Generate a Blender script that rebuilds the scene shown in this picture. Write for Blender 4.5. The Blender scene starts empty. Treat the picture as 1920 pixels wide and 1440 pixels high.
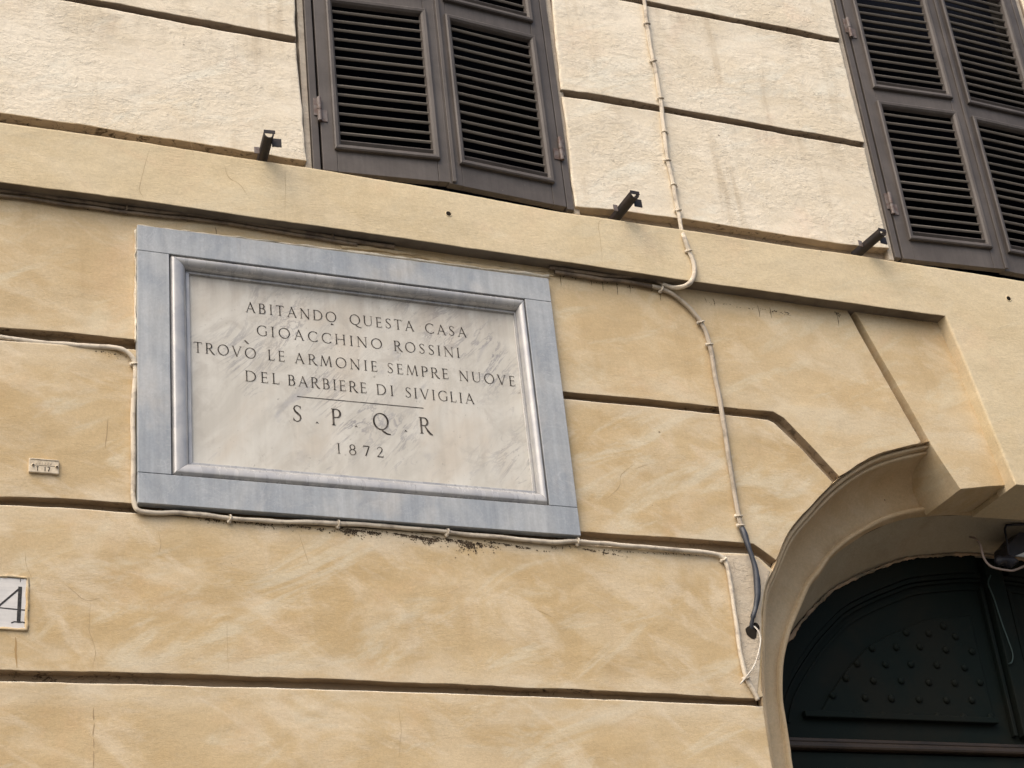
import bpy, bmesh, math, random
from mathutils import Vector, Matrix, noise
from mathutils.geometry import tessellate_polygon
random.seed(7)
R = math.radians
S = bpy.context.scene
COL = S.collection

# ------------------------------------------------------------------ camera, light, exposure
EYE = Vector((0.0, -5.8, 1.6))
FPX = 3453.32087                                    # focal length in pixels of a 1920 px wide picture
def cam_matrix(yaw, pitch, roll):
    return Matrix.Rotation(yaw, 3, 'Z') @ Matrix.Rotation(pitch, 3, 'X') @ Matrix.Rotation(roll, 3, 'Y')
CM = cam_matrix(-0.435706508, 0.496383741, 0.111752876)
cam = bpy.data.cameras.new('camera'); cam.sensor_width = 36.0; cam.lens = 36.0 * FPX / 1920.0
cam.clip_start = 0.05; cam.clip_end = 4000
co = bpy.data.objects.new('camera', cam); COL.objects.link(co)
rx, fy, uz = CM.col[0], CM.col[1], CM.col[2]
m = Matrix((rx, uz, -fy)).transposed().to_4x4(); m.translation = EYE
co.matrix_world = m
S.camera = co

w = bpy.data.worlds.new('World'); S.world = w; w.use_nodes = True
wn = w.node_tree.nodes; wl = w.node_tree.links
sky = wn.new('ShaderNodeTexSky'); sky.sky_type = 'NISHITA'; sky.sun_disc = False
SUN_EL, SUN_AZ = 52.0, 232.0                        # azimuth clockwise from +Y: in front of the wall, to its left
sky.sun_elevation = R(SUN_EL); sky.sun_rotation = R(SUN_AZ)
sky.air_density = 1.0; sky.dust_density = 6.0; sky.ozone_density = 0.6
wl.new(sky.outputs[0], wn['Background'].inputs[0]); wn['Background'].inputs[1].default_value = 0.15
sl = bpy.data.lights.new('sun', 'SUN'); sl.energy = 1.2; sl.angle = R(70); sl.color = (1.0, 0.95, 0.84)
so = bpy.data.objects.new('sun', sl); COL.objects.link(so)
sd = Vector((math.sin(R(SUN_AZ)) * math.cos(R(SUN_EL)), math.cos(R(SUN_AZ)) * math.cos(R(SUN_EL)), math.sin(R(SUN_EL))))
so.rotation_euler = sd.to_track_quat('Z', 'Y').to_euler(); so.location = sd * 40
S.view_settings.view_transform = 'Standard'; S.view_settings.look = 'None'
S.view_settings.exposure = 0.50; S.view_settings.gamma = 1.0; S.view_settings.use_curve_mapping = False

# ------------------------------------------------------------------ helpers
def at(px, py, depth=0.0):
    """Point of the facade plane y = depth where the sight line of photo pixel (px, py) meets it -> (x, z)."""
    d = CM @ Vector(((px - 960) / FPX, 1.0, -(py - 720) / FPX))
    t = (5.8 + depth) / d.y
    return (d.x * t, 1.6 + d.z * t)
def pts(L, depth=0.0):
    return [at(p[0], p[1], depth) if len(p) == 2 else (p[1], p[2]) for p in L]
def zoomed(ox, oy, s, L):
    return [(ox + a / s, oy + b / s) for a, b in L]

def link(name, me, mat, parent=None, loc=None, smooth=False):
    o = bpy.data.objects.new(name, me); COL.objects.link(o)
    if mat is not None and not me.materials: me.materials.append(mat)
    if parent is not None: o.parent = parent
    if loc is not None: o.location = loc
    if smooth:
        me.polygons.foreach_set('use_smooth', [True] * len(me.polygons))
    return o
def mesh(bm):
    bmesh.ops.recalc_face_normals(bm, faces=bm.faces)
    me = bpy.data.meshes.new('mesh'); bm.to_mesh(me); bm.free(); return me
def raw(vs, fs):
    me = bpy.data.meshes.new('mesh'); me.from_pydata(vs, [], fs); me.update(); return me
def tag(o, label=None, cat=None, group=None, kind=None):
    if label: o['label'] = label
    if cat: o['category'] = cat
    if group: o['group'] = group
    if kind: o['kind'] = kind
    return o
def empty(name, loc, label, cat, group=None, rot=(0, 0, 0)):
    o = bpy.data.objects.new(name, None); COL.objects.link(o); o.location = loc; o.rotation_euler = rot
    o.empty_display_size = 0.1
    return tag(o, label, cat, group)
def add_box(bm, x0, x1, y0, y1, z0, z1, bevel=0.0, mat=None):
    vs = [bm.verts.new((x, y, z)) for x in (x0, x1) for y in (y0, y1) for z in (z0, z1)]
    fs = [(0, 1, 3, 2), (4, 6, 7, 5), (0, 4, 5, 1), (2, 3, 7, 6), (0, 2, 6, 4), (1, 5, 7, 3)]
    faces = [bm.faces.new([vs[i] for i in f]) for f in fs]
    if bevel:
        es = list({e for f in faces for e in f.edges})
        r = bmesh.ops.bevel(bm, geom=es, offset=bevel, segments=2, affect='EDGES', profile=0.5)
        vs = list({v for f in r['faces'] for v in f.verts} | {v for v in vs if v.is_valid})
    if mat is not None:
        for v in vs: v.co = mat @ v.co
    return vs
def box(name, x0, x1, y0, y1, z0, z1, mat, parent=None, bevel=0.0):
    bm = bmesh.new(); add_box(bm, x0, x1, y0, y1, z0, z1, bevel)
    return link(name, mesh(bm), mat, parent)

def resample(P, step, closed=True):
    out = []; n = len(P)
    for i in range(n if closed else n - 1):
        a = Vector(P[i]); b = Vector(P[(i + 1) % n]); k = max(1, int((b - a).length / step))
        for j in range(k): out.append(a.lerp(b, j / k))
    if not closed: out.append(Vector(P[-1]))
    return out
def area(P):
    return sum(P[i][0] * P[(i + 1) % len(P)][1] - P[(i + 1) % len(P)][0] * P[i][1] for i in range(len(P))) / 2
def inset(P, d):
    n = len(P); out = []
    for i in range(n):
        a, b, c = P[i - 1], P[i], P[(i + 1) % n]
        e1 = (b - a).normalized(); e2 = (c - b).normalized()
        n1 = Vector((-e1.y, e1.x)); n2 = Vector((-e2.y, e2.x)); nn = n1 + n2
        l = nn.length
        nn = n1 if l < 1e-6 else nn / l
        out.append(b + nn * d / max(0.5, nn.dot(n1)))
    return out
def slab(name, P, y0, yb, mat, parent, jit=0.003, ch=0.010, step=0.035, seed=0.0, keep=None, rough=1.0, joint=0, worn_lit=None):
    """A rusticated plaster block: outline P (x, z), front at y0, back at yb, worn chamfered edge."""
    if area(P) < 0: P = P[::-1]
    Q = resample(P, step)
    J = []
    for i, p in enumerate(Q):
        v = Vector((p.x * 4.0 + seed, seed * 1.7, p.y * 4.0)); v2 = v * 5.1
        dx = noise.noise(v) + 0.6 * rough * noise.noise(v2)
        dz = noise.noise(v + Vector((31, 7, 3))) + 0.6 * rough * noise.noise(v2 + Vector((5, 9, 1)))
        k = jit
        if keep and keep(p.x, p.y): k = 0.0
        J.append(Vector((p.x + dx * k, p.y + dz * k)))
    rings = [(0.0, yb), (0.0, y0 + ch), (ch * 0.22, y0 + ch * 0.42), (ch * 0.6, y0 + ch * 0.1), (ch * 1.2, y0)]
    vs = []; fs = []; n = len(J)
    fac = []
    for i in range(n):
        e = (J[(i + 1) % n] - J[i - 1]).normalized()
        down = -(-e.x)                               # outline runs counterclockwise: outward normal is (e.y, -e.x)
        nz_ = -e.x
        fac.append(1.0 if nz_ > -0.25 else 0.30)
    for off, y in rings:
        K = inset(J, off) if off else J
        for p, j_, k_ in zip(K, J, fac):
            q_ = j_.lerp(p, k_); yy_ = y if y >= yb - 1e-6 else y0 + (y - y0) * k_
            vs.append((q_.x, yy_, q_.y))
    for r in range(len(rings) - 1):
        a = r * n; b = a + n
        for i in range(n):
            j = (i + 1) % n
            fs.append((a + i, a + j, b + j, b + i))
    top = [Vector((v[0], v[2], 0)) for v in vs[(len(rings) - 1) * n:]]
    o = (len(rings) - 1) * n
    for t in tessellate_polygon([top]):
        fs.append((o + t[0], o + t[1], o + t[2]))
    me = raw(vs, fs)
    bm = bmesh.new(); bm.from_mesh(me); bmesh.ops.recalc_face_normals(bm, faces=bm.faces); bm.to_mesh(me); bm.free()
    o = link(name, me, mat, parent)
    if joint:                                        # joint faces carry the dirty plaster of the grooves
        me.materials.append(GRV if joint == 1 else UNDERSIDE)
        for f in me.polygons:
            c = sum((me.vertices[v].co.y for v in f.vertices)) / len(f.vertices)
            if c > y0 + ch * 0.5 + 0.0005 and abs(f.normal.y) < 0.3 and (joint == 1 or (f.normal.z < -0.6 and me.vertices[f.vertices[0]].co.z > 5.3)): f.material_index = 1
        if worn_lit is not None:  # up-facing chamfers painted paler: edge wear plus the light they catch
            me.materials.append(worn_lit)
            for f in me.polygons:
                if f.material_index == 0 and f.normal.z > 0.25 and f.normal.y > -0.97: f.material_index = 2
    return o

def spline(P, n=6):
    P = [Vector(p) for p in P]; out = []
    for i in range(len(P) - 1):
        a = P[i - 1] if i else P[0] * 2 - P[1]; b = P[i]; c = P[i + 1]
        d = P[i + 2] if i + 2 < len(P) else P[-1] * 2 - P[-2]
        for k in range(n):
            t = k / n
            out.append(0.5 * ((2 * b) + (c - a) * t + (2 * a - 5 * b + 4 * c - d) * t * t + (3 * b - a - 3 * c + d) * t ** 3))
    out.append(P[-1]); return out
def tube_data(path, rad, seg=8, wob=0.0, seed=0.0, flat=1.0):
    vs = []; fs = []; n = len(path); up = Vector((0, -1, 0))
    for i, p in enumerate(path):
        t = (path[min(i + 1, n - 1)] - path[max(i - 1, 0)]).normalized()
        u = up if abs(t.dot(up)) < 0.95 else Vector((0, 0, 1))
        s = t.cross(u).normalized(); u2 = s.cross(t)
        r = rad(i / (n - 1)) if callable(rad) else rad
        for k in range(seg):
            a = 2 * math.pi * k / seg
            rr = r * (1 + 0.6 * wob * noise.noise(Vector((p.x * 4 + seed, 0, p.z * 4))) + wob * noise.noise(Vector((p.x * 22 + seed, a * 1.3, p.z * 22))) + wob * 0.7 * noise.noise(Vector((p.x * 70 + seed, a, p.z * 70))))
            vs.append(p + s * math.cos(a) * rr + u2 * math.sin(a) * rr * flat)
    for i in range(n - 1):
        for k in range(seg):
            a = i * seg + k; b = i * seg + (k + 1) % seg
            fs.append((a, b, b + seg, a + seg))
    fs.append(tuple(range(seg))[::-1]); fs.append(tuple((n - 1) * seg + k for k in range(seg)))
    return vs, fs
def tube(name, path, rad, mat, parent=None, seg=8, wob=0.0, seed=0.0, flat=1.0):
    vs, fs = tube_data(path, rad, seg, wob, seed, flat)
    return link(name, raw([tuple(v) for v in vs], fs), mat, parent, smooth=True)

# ------------------------------------------------------------------ materials
class N:
    def __init__(s, name):
        s.m = bpy.data.materials.new(name); s.m.use_nodes = True; s.t = s.m.node_tree
        s.b = s.t.nodes['Principled BSDF']; s.out = s.t.nodes['Material Output']
        s.g = s.t.nodes.new('ShaderNodeNewGeometry').outputs['Position']
    def n(s, typ, ins=None, **kw):
        nd = s.t.nodes.new(typ)
        for k, v in kw.items(): setattr(nd, k, v)
        for k, v in (ins or {}).items():
            if isinstance(v, bpy.types.NodeSocket): s.t.links.new(v, nd.inputs[k])
            else: nd.inputs[k].default_value = v
        return nd
    def map(s, scale=(1, 1, 1), rot=(0, 0, 0), loc=(0, 0, 0)):
        r = s.n('ShaderNodeMapping', {'Vector': s.g, 'Rotation': rot, 'Location': loc}).outputs[0]
        return s.n('ShaderNodeVectorMath', {0: r, 1: scale}, operation='MULTIPLY').outputs[0]
    def noise(s, vec, scale=1.0, detail=4.0, rough=0.55, dist=0.0):
        return s.n('ShaderNodeTexNoise', {'Vector': vec, 'Scale': scale, 'Detail': detail, 'Roughness': rough, 'Distortion': dist}).outputs['Fac']
    def ramp(s, f, a, b, lo=0.0, hi=1.0):
        return s.n('ShaderNodeMapRange', {'Value': f, 'From Min': a, 'From Max': b, 'To Min': lo, 'To Max': hi}, interpolation_type='SMOOTHSTEP').outputs[0]
    def mix(s, f, a, b, mode='MIX'):
        nd = s.t.nodes.new('ShaderNodeMix'); nd.data_type = 'RGBA'; nd.blend_type = mode; nd.clamp_factor = True
        for i, v in ((0, f), (6, a), (7, b)):
            if isinstance(v, bpy.types.NodeSocket): s.t.links.new(v, nd.inputs[i])
            else: nd.inputs[i].default_value = v if i == 0 else (*v, 1.0)[:4]
        return nd.outputs[2]
    def math(s, op, a, b=0.0):
        return s.n('ShaderNodeMath', {0: a, 1: b}, operation=op).outputs[0]
    def mul(s, col, f):
        nd = s.n('ShaderNodeVectorMath', {0: col, 1: (1, 1, 1)}, operation='SCALE')
        s.t.links.new(f, nd.inputs['Scale']) if isinstance(f, bpy.types.NodeSocket) else setattr(nd.inputs['Scale'], 'default_value', f)
        return nd.outputs[0]
    def bump(s, h, strength, dist, prev=None):
        ins = {'Height': h, 'Strength': strength, 'Distance': dist}
        if prev is not None: ins['Normal'] = prev
        return s.n('ShaderNodeBump', ins).outputs[0]
    def finish(s, col, rough=0.9, normal=None, metal=0.0, spec=0.3):
        for k, v in (('Base Color', col), ('Roughness', rough), ('Metallic', metal), ('Specular IOR Level', spec)):
            if isinstance(v, bpy.types.NodeSocket): s.t.links.new(v, s.b.inputs[k])
            else: s.b.inputs[k].default_value = (*v, 1.0) if k == 'Base Color' else v
        if normal is not None: s.t.links.new(normal, s.b.inputs['Normal'])
        return s.m

def plaster(name, c1, c2, c3, patch=0.6, brush=1.0, lump=0.5, specks=True, stain=0.3, off=0.0, margin=False, rain=False):
    q = N(name)
    big = q.noise(q.map((1.0, 1.0, 1.4), loc=(off, 0, off)), 1.7, 5, 0.6, 0.4)
    col = q.mix(q.ramp(big, 0.36, 0.64), c1, c2)
    cl = q.noise(q.map((1.3, 1.0, 2.2), rot=(0, R(-14), 0), loc=(off + 2, 0, off)), 2.6, 6, 0.6, 0.8)
    col = q.mix(q.ramp(cl, 0.46, 0.64, 0.0, 0.55 * patch), col, c3)
    # pale wipes left by the trowel, leaning
    st = q.noise(q.map((2.0, 1.0, 4.6), rot=(0, R(-27), 0), loc=(off, 0, 0)), 1.4, 7, 0.60, 0.8)
    st2 = q.noise(q.map((1.4, 1.0, 4.6), rot=(0, R(24), 0), loc=(off + 7, 0, 3)), 1.6, 7, 0.60, 0.7)
    grain = q.noise(q.map((14, 14, 75)), 1.0, 4, 0.6, 0.3)
    gr_ = q.ramp(grain, 0.3, 0.6, 0.72, 1.0)
    col = q.mix(q.math('MULTIPLY', q.math('MULTIPLY', q.ramp(st, 0.50, 0.66), gr_), patch), col, (c3[0] * 1.0, c3[1] * 0.985, c3[2] * 0.97))
    col = q.mix(q.math('MULTIPLY', q.math('MULTIPLY', q.ramp(st2, 0.52, 0.67), gr_), patch), col, (c3[0] * 0.955, c3[1] * 1.0, c3[2] * 1.02))
    # vertical rain marks
    ver = q.noise(q.map((3.4, 3.4, 0.45), loc=(off, 0, 9)), 1.6, 5, 0.65, 0.2)
    col = q.mix(q.math('MULTIPLY', q.ramp(ver, 0.54, 0.74), stain), col, (c1[0] * 0.62, c1[1] * 0.56, c1[2] * 0.48))
    # pinkish blotches and greyish ones
    pk = q.noise(q.map((1, 1, 1), loc=(3 + off, 5, 1)), 3.1, 4, 0.6, 0.5)
    col = q.mix(q.ramp(pk, 0.55, 0.75, 0.0, 0.30), col, (c2[0] * 1.04, c2[1] * 0.90, c2[2] * 0.86))
    gy = q.noise(q.map((1, 1, 1.6), loc=(13 + off, 5, 11)), 3.7, 4, 0.6, 0.5)
    col = q.mix(q.ramp(gy, 0.57, 0.76, 0.0, 0.28), col, (c2[0] * 0.90, c2[1] * 0.94, c2[2] * 0.98))
    fine = q.noise(q.g, 85.0, 3, 0.6)
    if margin:
        sep = q.n('ShaderNodeSeparateXYZ', {0: q.g}).outputs
        zj = q.math('ADD', sep[2], q.math('MULTIPLY', q.math('SUBTRACT', q.noise(q.g, 2.3, 3, 0.6), 0.5), 0.16))
        best = None
        for j in (3.775, 4.405, 5.045):
            d = q.math('ABSOLUTE', q.math('SUBTRACT', zj, j))
            best = d if best is None else q.math('MINIMUM', best, d)
        mk = q.math('MULTIPLY', q.ramp(best, 0.03, 0.15, 1.0, 0.0), q.ramp(q.noise(q.map((1, 1, 3)), 3.0, 4, 0.6), 0.35, 0.62))
        col = q.mix(q.math('MULTIPLY', mk, 0.55), col, (c3[0] * 0.97, c3[1] * 0.99, c3[2] * 1.02))
    sp3 = q.n('ShaderNodeSeparateXYZ', {0: q.g}).outputs
    dn = q.noise(q.map((7, 7, 1.2), loc=(off, 0, 2)), 1.0, 5, 0.68, 0.4)
    dw = q.noise(q.map((1, 1, 1), loc=(off, 4, 2)), 1.7, 4, 0.6)
    for zt, ln_ in (((5.70, 0.15),) if margin else ((7.20, 0.30), (6.57, 0.26)) if rain else ()):
        below = q.math('MULTIPLY', q.ramp(sp3[2], zt - ln_, zt, 0.0, 1.0), q.math('LESS_THAN', sp3[2], zt + 0.02))
        k_ = q.math('MULTIPLY', q.math('MULTIPLY', below, q.ramp(dn, 0.40, 0.68)), q.ramp(dw, 0.36, 0.60, 0.1, 1.0))
        col = q.mix(q.math('MULTIPLY', k_, 0.42), col, (c1[0] * 0.52, c1[1] * 0.47, c1[2] * 0.42))  # just under the band this paints dirt together with its shade
    tone = q.math('MULTIPLY', q.ramp(grain, 0.25, 0.75, 0.982, 1.016), q.ramp(fine, 0.25, 0.75, 0.94, 1.055))
    vf = q.noise(q.g, 240.0, 2, 0.6)
    tone = q.math('MULTIPLY', tone, q.ramp(vf, 0.25, 0.75, 0.95, 1.05))
    col = q.mul(col, tone)
    if specks:
        vo = q.n('ShaderNodeTexVoronoi', {'Vector': q.map((1, 1, 1), loc=(off, 0, 0)), 'Scale': 13.0, 'Randomness': 1.0}).outputs
        sz = q.noise(q.g, 5.0, 2, 0.5)
        thr = q.ramp(sz, 0.52, 0.75, 0.0, 0.075)
        sp = q.math('LESS_THAN', vo['Distance'], thr)
        col = q.mix(q.math('MULTIPLY', sp, 0.65), col, (0.10, 0.075, 0.05))
    b1 = q.noise(q.map((20, 20, 66), rot=(0, R(2), 0)), 1.0, 5, 0.70, 1.4)
    bm_ = q.ramp(q.noise(q.map((1, 1, 1.5), loc=(off, 3, 0)), 2.6, 4, 0.6), 0.32, 0.66, 0.25, 1.0)
    b2 = q.noise(q.map((36, 36, 52)), 1.0, 5, 0.68, 0.4)
    b3 = q.noise(q.map((2.2, 2.2, 3.0)), 1.0, 3, 0.5)
    b4 = q.ramp(q.noise(q.map((12, 12, 26), loc=(off, 1, 1)), 1.0, 6, 0.7, 0.5), 0.565, 0.60)
    nrm = q.bump(b3, 0.6, 0.03)
    nrm = q.bump(q.math('MULTIPLY', b1, bm_), 0.32 * brush, 0.006, nrm)
    nrm = q.bump(q.noise(q.g, 150.0, 3, 0.65), 0.30, 0.0022, nrm)
    nrm = q.bump(q.math('MULTIPLY', b2, bm_), 0.6 * lump, 0.010, nrm)
    nrm = q.bump(q.math('MULTIPLY', b4, bm_), 0.55 * lump, 0.0035, nrm)
    return q.finish(col, 0.92, nrm, spec=0.2)

OCH = plaster('ochre_plaster', (0.505, 0.372, 0.200), (0.555, 0.428, 0.252), (0.665, 0.565, 0.41), 0.66, 0.8, 0.22, stain=0.22, margin=True)
PEA = plaster('peach_plaster', (0.545, 0.412, 0.236), (0.590, 0.463, 0.285), (0.68, 0.578, 0.41), 0.55, 0.7, 0.22, stain=0.25, off=4.0, margin=True)
BAND = plaster('band_plaster', (0.605, 0.495, 0.315), (0.645, 0.540, 0.360), (0.69, 0.595, 0.43), 0.3, 1.1, 0.15, stain=0.16, off=9.0)
CRM = plaster('cream_plaster', (0.715, 0.625, 0.475), (0.78, 0.70, 0.56), (0.82, 0.76, 0.635), 0.5, 0.7, 1.0, rain=True, stain=0.55, off=17.0)
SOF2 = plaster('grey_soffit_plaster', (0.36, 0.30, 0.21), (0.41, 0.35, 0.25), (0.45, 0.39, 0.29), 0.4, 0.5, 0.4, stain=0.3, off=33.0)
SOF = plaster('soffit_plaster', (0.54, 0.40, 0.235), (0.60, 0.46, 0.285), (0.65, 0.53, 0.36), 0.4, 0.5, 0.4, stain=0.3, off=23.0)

def groove_mat():
    q = N('groove_plaster')
    a = q.noise(q.map((3, 3, 9)), 1.0, 5, 0.65)
    zc = q.n('ShaderNodeSeparateXYZ', {0: q.g}).outputs
    up = q.ramp(zc[2], 5.75, 5.85, 0.0, 1.0)
    lo = q.mix(q.ramp(a, 0.35, 0.7), (0.41, 0.315, 0.21), (0.32, 0.245, 0.165))
    hi = q.mix(q.ramp(a, 0.35, 0.7), (0.37, 0.305, 0.235), (0.29, 0.235, 0.18))
    col = q.mix(up, lo, hi)
    d = q.noise(q.map((26, 26, 34), loc=(4, 0, 2)), 1.0, 5, 0.72, 0.8)
    d2 = q.noise(q.map((1.1, 1.1, 1.1), loc=(4, 0, 2)), 1.0, 2, 0.5)
    f = q.math('MULTIPLY', q.ramp(d, 0.52, 0.66), q.ramp(d2, 0.42, 0.60, 0.12, 0.95))
    col = q.mix(f, col, (0.040, 0.029, 0.021))
    nrm = q.bump(q.noise(q.map((20, 20, 30)), 1.0, 4, 0.6), 0.6, 0.01)
    return q.finish(col, 0.95, nrm, spec=0.1)
GRV = groove_mat()
UNDERSIDE = None

def simple(name, c, c2=None, rough=0.6, spec=0.4, scale=8.0, bump=0.0, metal=0.0, stretch=(1, 1, 1), lo=0.4, hi=0.65):
    q = N(name); a = q.noise(q.map(stretch), scale, 5, 0.62, 0.3)
    col = q.mix(q.ramp(a, lo, hi), c, c2 or tuple(v * 0.8 for v in c))
    nrm = q.bump(a, bump, 0.004) if bump else None
    return q.finish(col, rough, nrm, metal, spec)

UNDERSIDE = simple('dark_underside_plaster', (0.20, 0.168, 0.130), (0.135, 0.112, 0.088), 0.95, 0.1, 5.0, 0.5)  # darker plaster for the down-facing faces of the band
def wood():
    q = N('brown_shutter_paint')
    a = q.noise(q.map((1, 1, 1)), 4.0, 5, 0.65, 0.4)
    col = q.mix(q.ramp(a, 0.35, 0.68), (0.078, 0.067, 0.060), (0.106, 0.092, 0.083))
    g = q.noise(q.map((60, 60, 3)), 1.0, 4, 0.6, 0.4)
    g2 = q.noise(q.map((3, 3, 60)), 1.0, 4, 0.6, 0.4)
    d = q.noise(q.map((1, 1, 1), loc=(3, 2, 1)), 9.0, 5, 0.7)
    col = q.mix(q.math('MULTIPLY', q.ramp(d, 0.60, 0.76), 0.45), col, (0.18, 0.165, 0.15))
    col = q.mul(col, q.ramp(g, 0.25, 0.75, 0.93, 1.07))
    chip = q.noise(q.map((1, 1, 0.6), loc=(8, 2, 6)), 30.0, 3, 0.6)
    col = q.mix(q.math('MULTIPLY', q.ramp(chip, 0.72, 0.76), 0.6), col, (0.30, 0.27, 0.24))
    nrm = q.bump(g, 0.25, 0.002); nrm = q.bump(g2, 0.12, 0.002, nrm)
    return q.finish(col, 0.55, nrm, spec=0.35)
WOOD = wood()
SLAT = simple('olive_brown_slat_paint', (0.185, 0.165, 0.138), (0.145, 0.130, 0.112), 0.55, 0.3, 5.0, 0.1, stretch=(1, 1, 6))
DARK = simple('dark_window_glass', (0.006, 0.008, 0.016), (0.004, 0.005, 0.009), 0.6, 0.1, 2.0)
IRON = simple('black_rusty_iron', (0.010, 0.008, 0.009), (0.024, 0.015, 0.013), 0.6, 0.4, 25.0, 0.4)
HINGE = simple('worn_hinge_steel', (0.16, 0.135, 0.125), (0.11, 0.07, 0.055), 0.5, 0.4, 40.0, 0.2)
CABLE = simple('painted_cable', (0.62, 0.55, 0.44), (0.36, 0.31, 0.25), 0.8, 0.2, 22.0, 0.5, lo=0.45, hi=0.72)
CABLG = simple('grey_painted_cable', (0.44, 0.38, 0.30), (0.26, 0.22, 0.17), 0.75, 0.25, 18.0, 0.4, lo=0.42, hi=0.7)
CABLD = simple('dirty_brown_cable', (0.26, 0.20, 0.14), (0.13, 0.10, 0.075), 0.8, 0.2, 14.0, 0.4)
TAPE = simple('black_insulating_tape', (0.030, 0.034, 0.044), (0.05, 0.055, 0.065), 0.45, 0.5, 20.0, 0.3)
WIRE = simple('white_wire', (0.66, 0.62, 0.54), (0.5, 0.45, 0.38), 0.6, 0.3, 30.0)
LETTER = simple('black_letter_paint', (0.035, 0.030, 0.026), (0.20, 0.175, 0.15), 0.8, 0.15, 45.0, lo=0.42, hi=0.78)
HOLE = simple('hole_shadow_dirt', (0.02, 0.016, 0.012), (0.03, 0.025, 0.02), 0.95, 0.05)
CRACK = simple('crack_dust', (0.38, 0.28, 0.17), (0.31, 0.225, 0.13), 0.95, 0.05, 12.0)
GRIME = simple('black_mould_grime', (0.050, 0.037, 0.026), (0.13, 0.093, 0.060), 0.95, 0.05, 30.0)
DOOR = simple('dark_green_door_paint', (0.0050, 0.0095, 0.0080), (0.0095, 0.0110, 0.0082), 0.72, 0.14, 3.0, 0.2)
DOORB = simple('brown_transom_paint', (0.040, 0.027, 0.018), (0.02, 0.015, 0.011), 0.5, 0.4, 4.0)
WHITE = simple('white_lens', (0.55, 0.58, 0.58), (0.45, 0.48, 0.48), 0.3, 0.5)
LAMP = simple('black_lamp_metal', (0.012, 0.013, 0.02), (0.02, 0.02, 0.028), 0.45, 0.5)
TAGM = simple('painted_over_tag', (0.66, 0.57, 0.43), (0.50, 0.42, 0.31), 0.8, 0.2, 30.0, 0.5)

def marble():
    q = N('white_veined_marble')
    a = q.noise(q.map((1.6, 1, 0.75), rot=(0, R(-38), 0)), 4.2, 6, 0.62, 1.1)
    col = q.mix(q.ramp(a, 0.35, 0.65), (0.62, 0.60, 0.54), (0.53, 0.505, 0.445))
    w1 = q.noise(q.map((4.2, 1, 0.9), rot=(0, R(-42), 0), loc=(1, 0, 2)), 2.6, 6, 0.68, 1.2)
    v = q.math('ABSOLUTE', q.math('SUBTRACT', w1, 0.5))
    sel = q.noise(q.map((1, 1, 1), loc=(2, 0, 5)), 2.4, 3, 0.5)
    f = q.math('MULTIPLY', q.ramp(v, 0.0, 0.035, 1.0, 0.0), q.ramp(sel, 0.46, 0.66))
    col = q.mix(q.math('MULTIPLY', f, 0.85), col, (0.23, 0.225, 0.24))
    bl = q.noise(q.map((5.5, 1, 2.0), rot=(0, R(-42), 0), loc=(6, 0, 5)), 2.0, 5, 0.6, 0.6)
    col = q.mix(q.ramp(bl, 0.58, 0.74, 0, 0.6), col, (0.31, 0.31, 0.33))
    pk = q.noise(q.map((1.3, 1, 0.6), rot=(0, R(-30), 0), loc=(9, 0, 9)), 3.4, 4, 0.6)
    col = q.mix(q.ramp(pk, 0.50, 0.72, 0, 0.55), col, (0.555, 0.485, 0.39))
    mo = q.noise(q.map((1, 1, 1), loc=(19, 2, 9)), 9.0, 6, 0.68, 0.8)
    col = q.mix(q.ramp(mo, 0.50, 0.70, 0, 0.45), col, (0.42, 0.39, 0.34))
    tp = q.noise(q.map((10, 10, 1.3), loc=(4, 2, 9)), 1.0, 5, 0.65)
    sep = q.n('ShaderNodeSeparateXYZ', {0: q.g}).outputs
    col = q.mix(q.math('MULTIPLY', q.ramp(sep[2], 5.15, 5.42, 0.0, 0.6), q.ramp(tp, 0.36, 0.66)), col, (0.36, 0.31, 0.26))  # shading painted in: slab colour darkens towards its top
    dr = q.noise(q.map((26, 26, 0.9)), 1.0, 4, 0.6)
    col = q.mul(col, q.ramp(dr, 0.3, 0.7, 0.95, 1.03))
    sp = q.noise(q.map((60, 60, 45), rot=(0, R(-40), 0)), 1.0, 3, 0.6)
    col = q.mix(q.math('MULTIPLY', q.ramp(sp, 0.62, 0.70, 0, 0.7), q.ramp(bl, 0.48, 0.60, 0.1, 1.0)), col, (0.25, 0.23, 0.2))
    return q.finish(col, 0.6, q.bump(q.noise(q.g, 40.0, 4, 0.6), 0.12, 0.003), spec=0.35)
MARB = marble()
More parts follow.
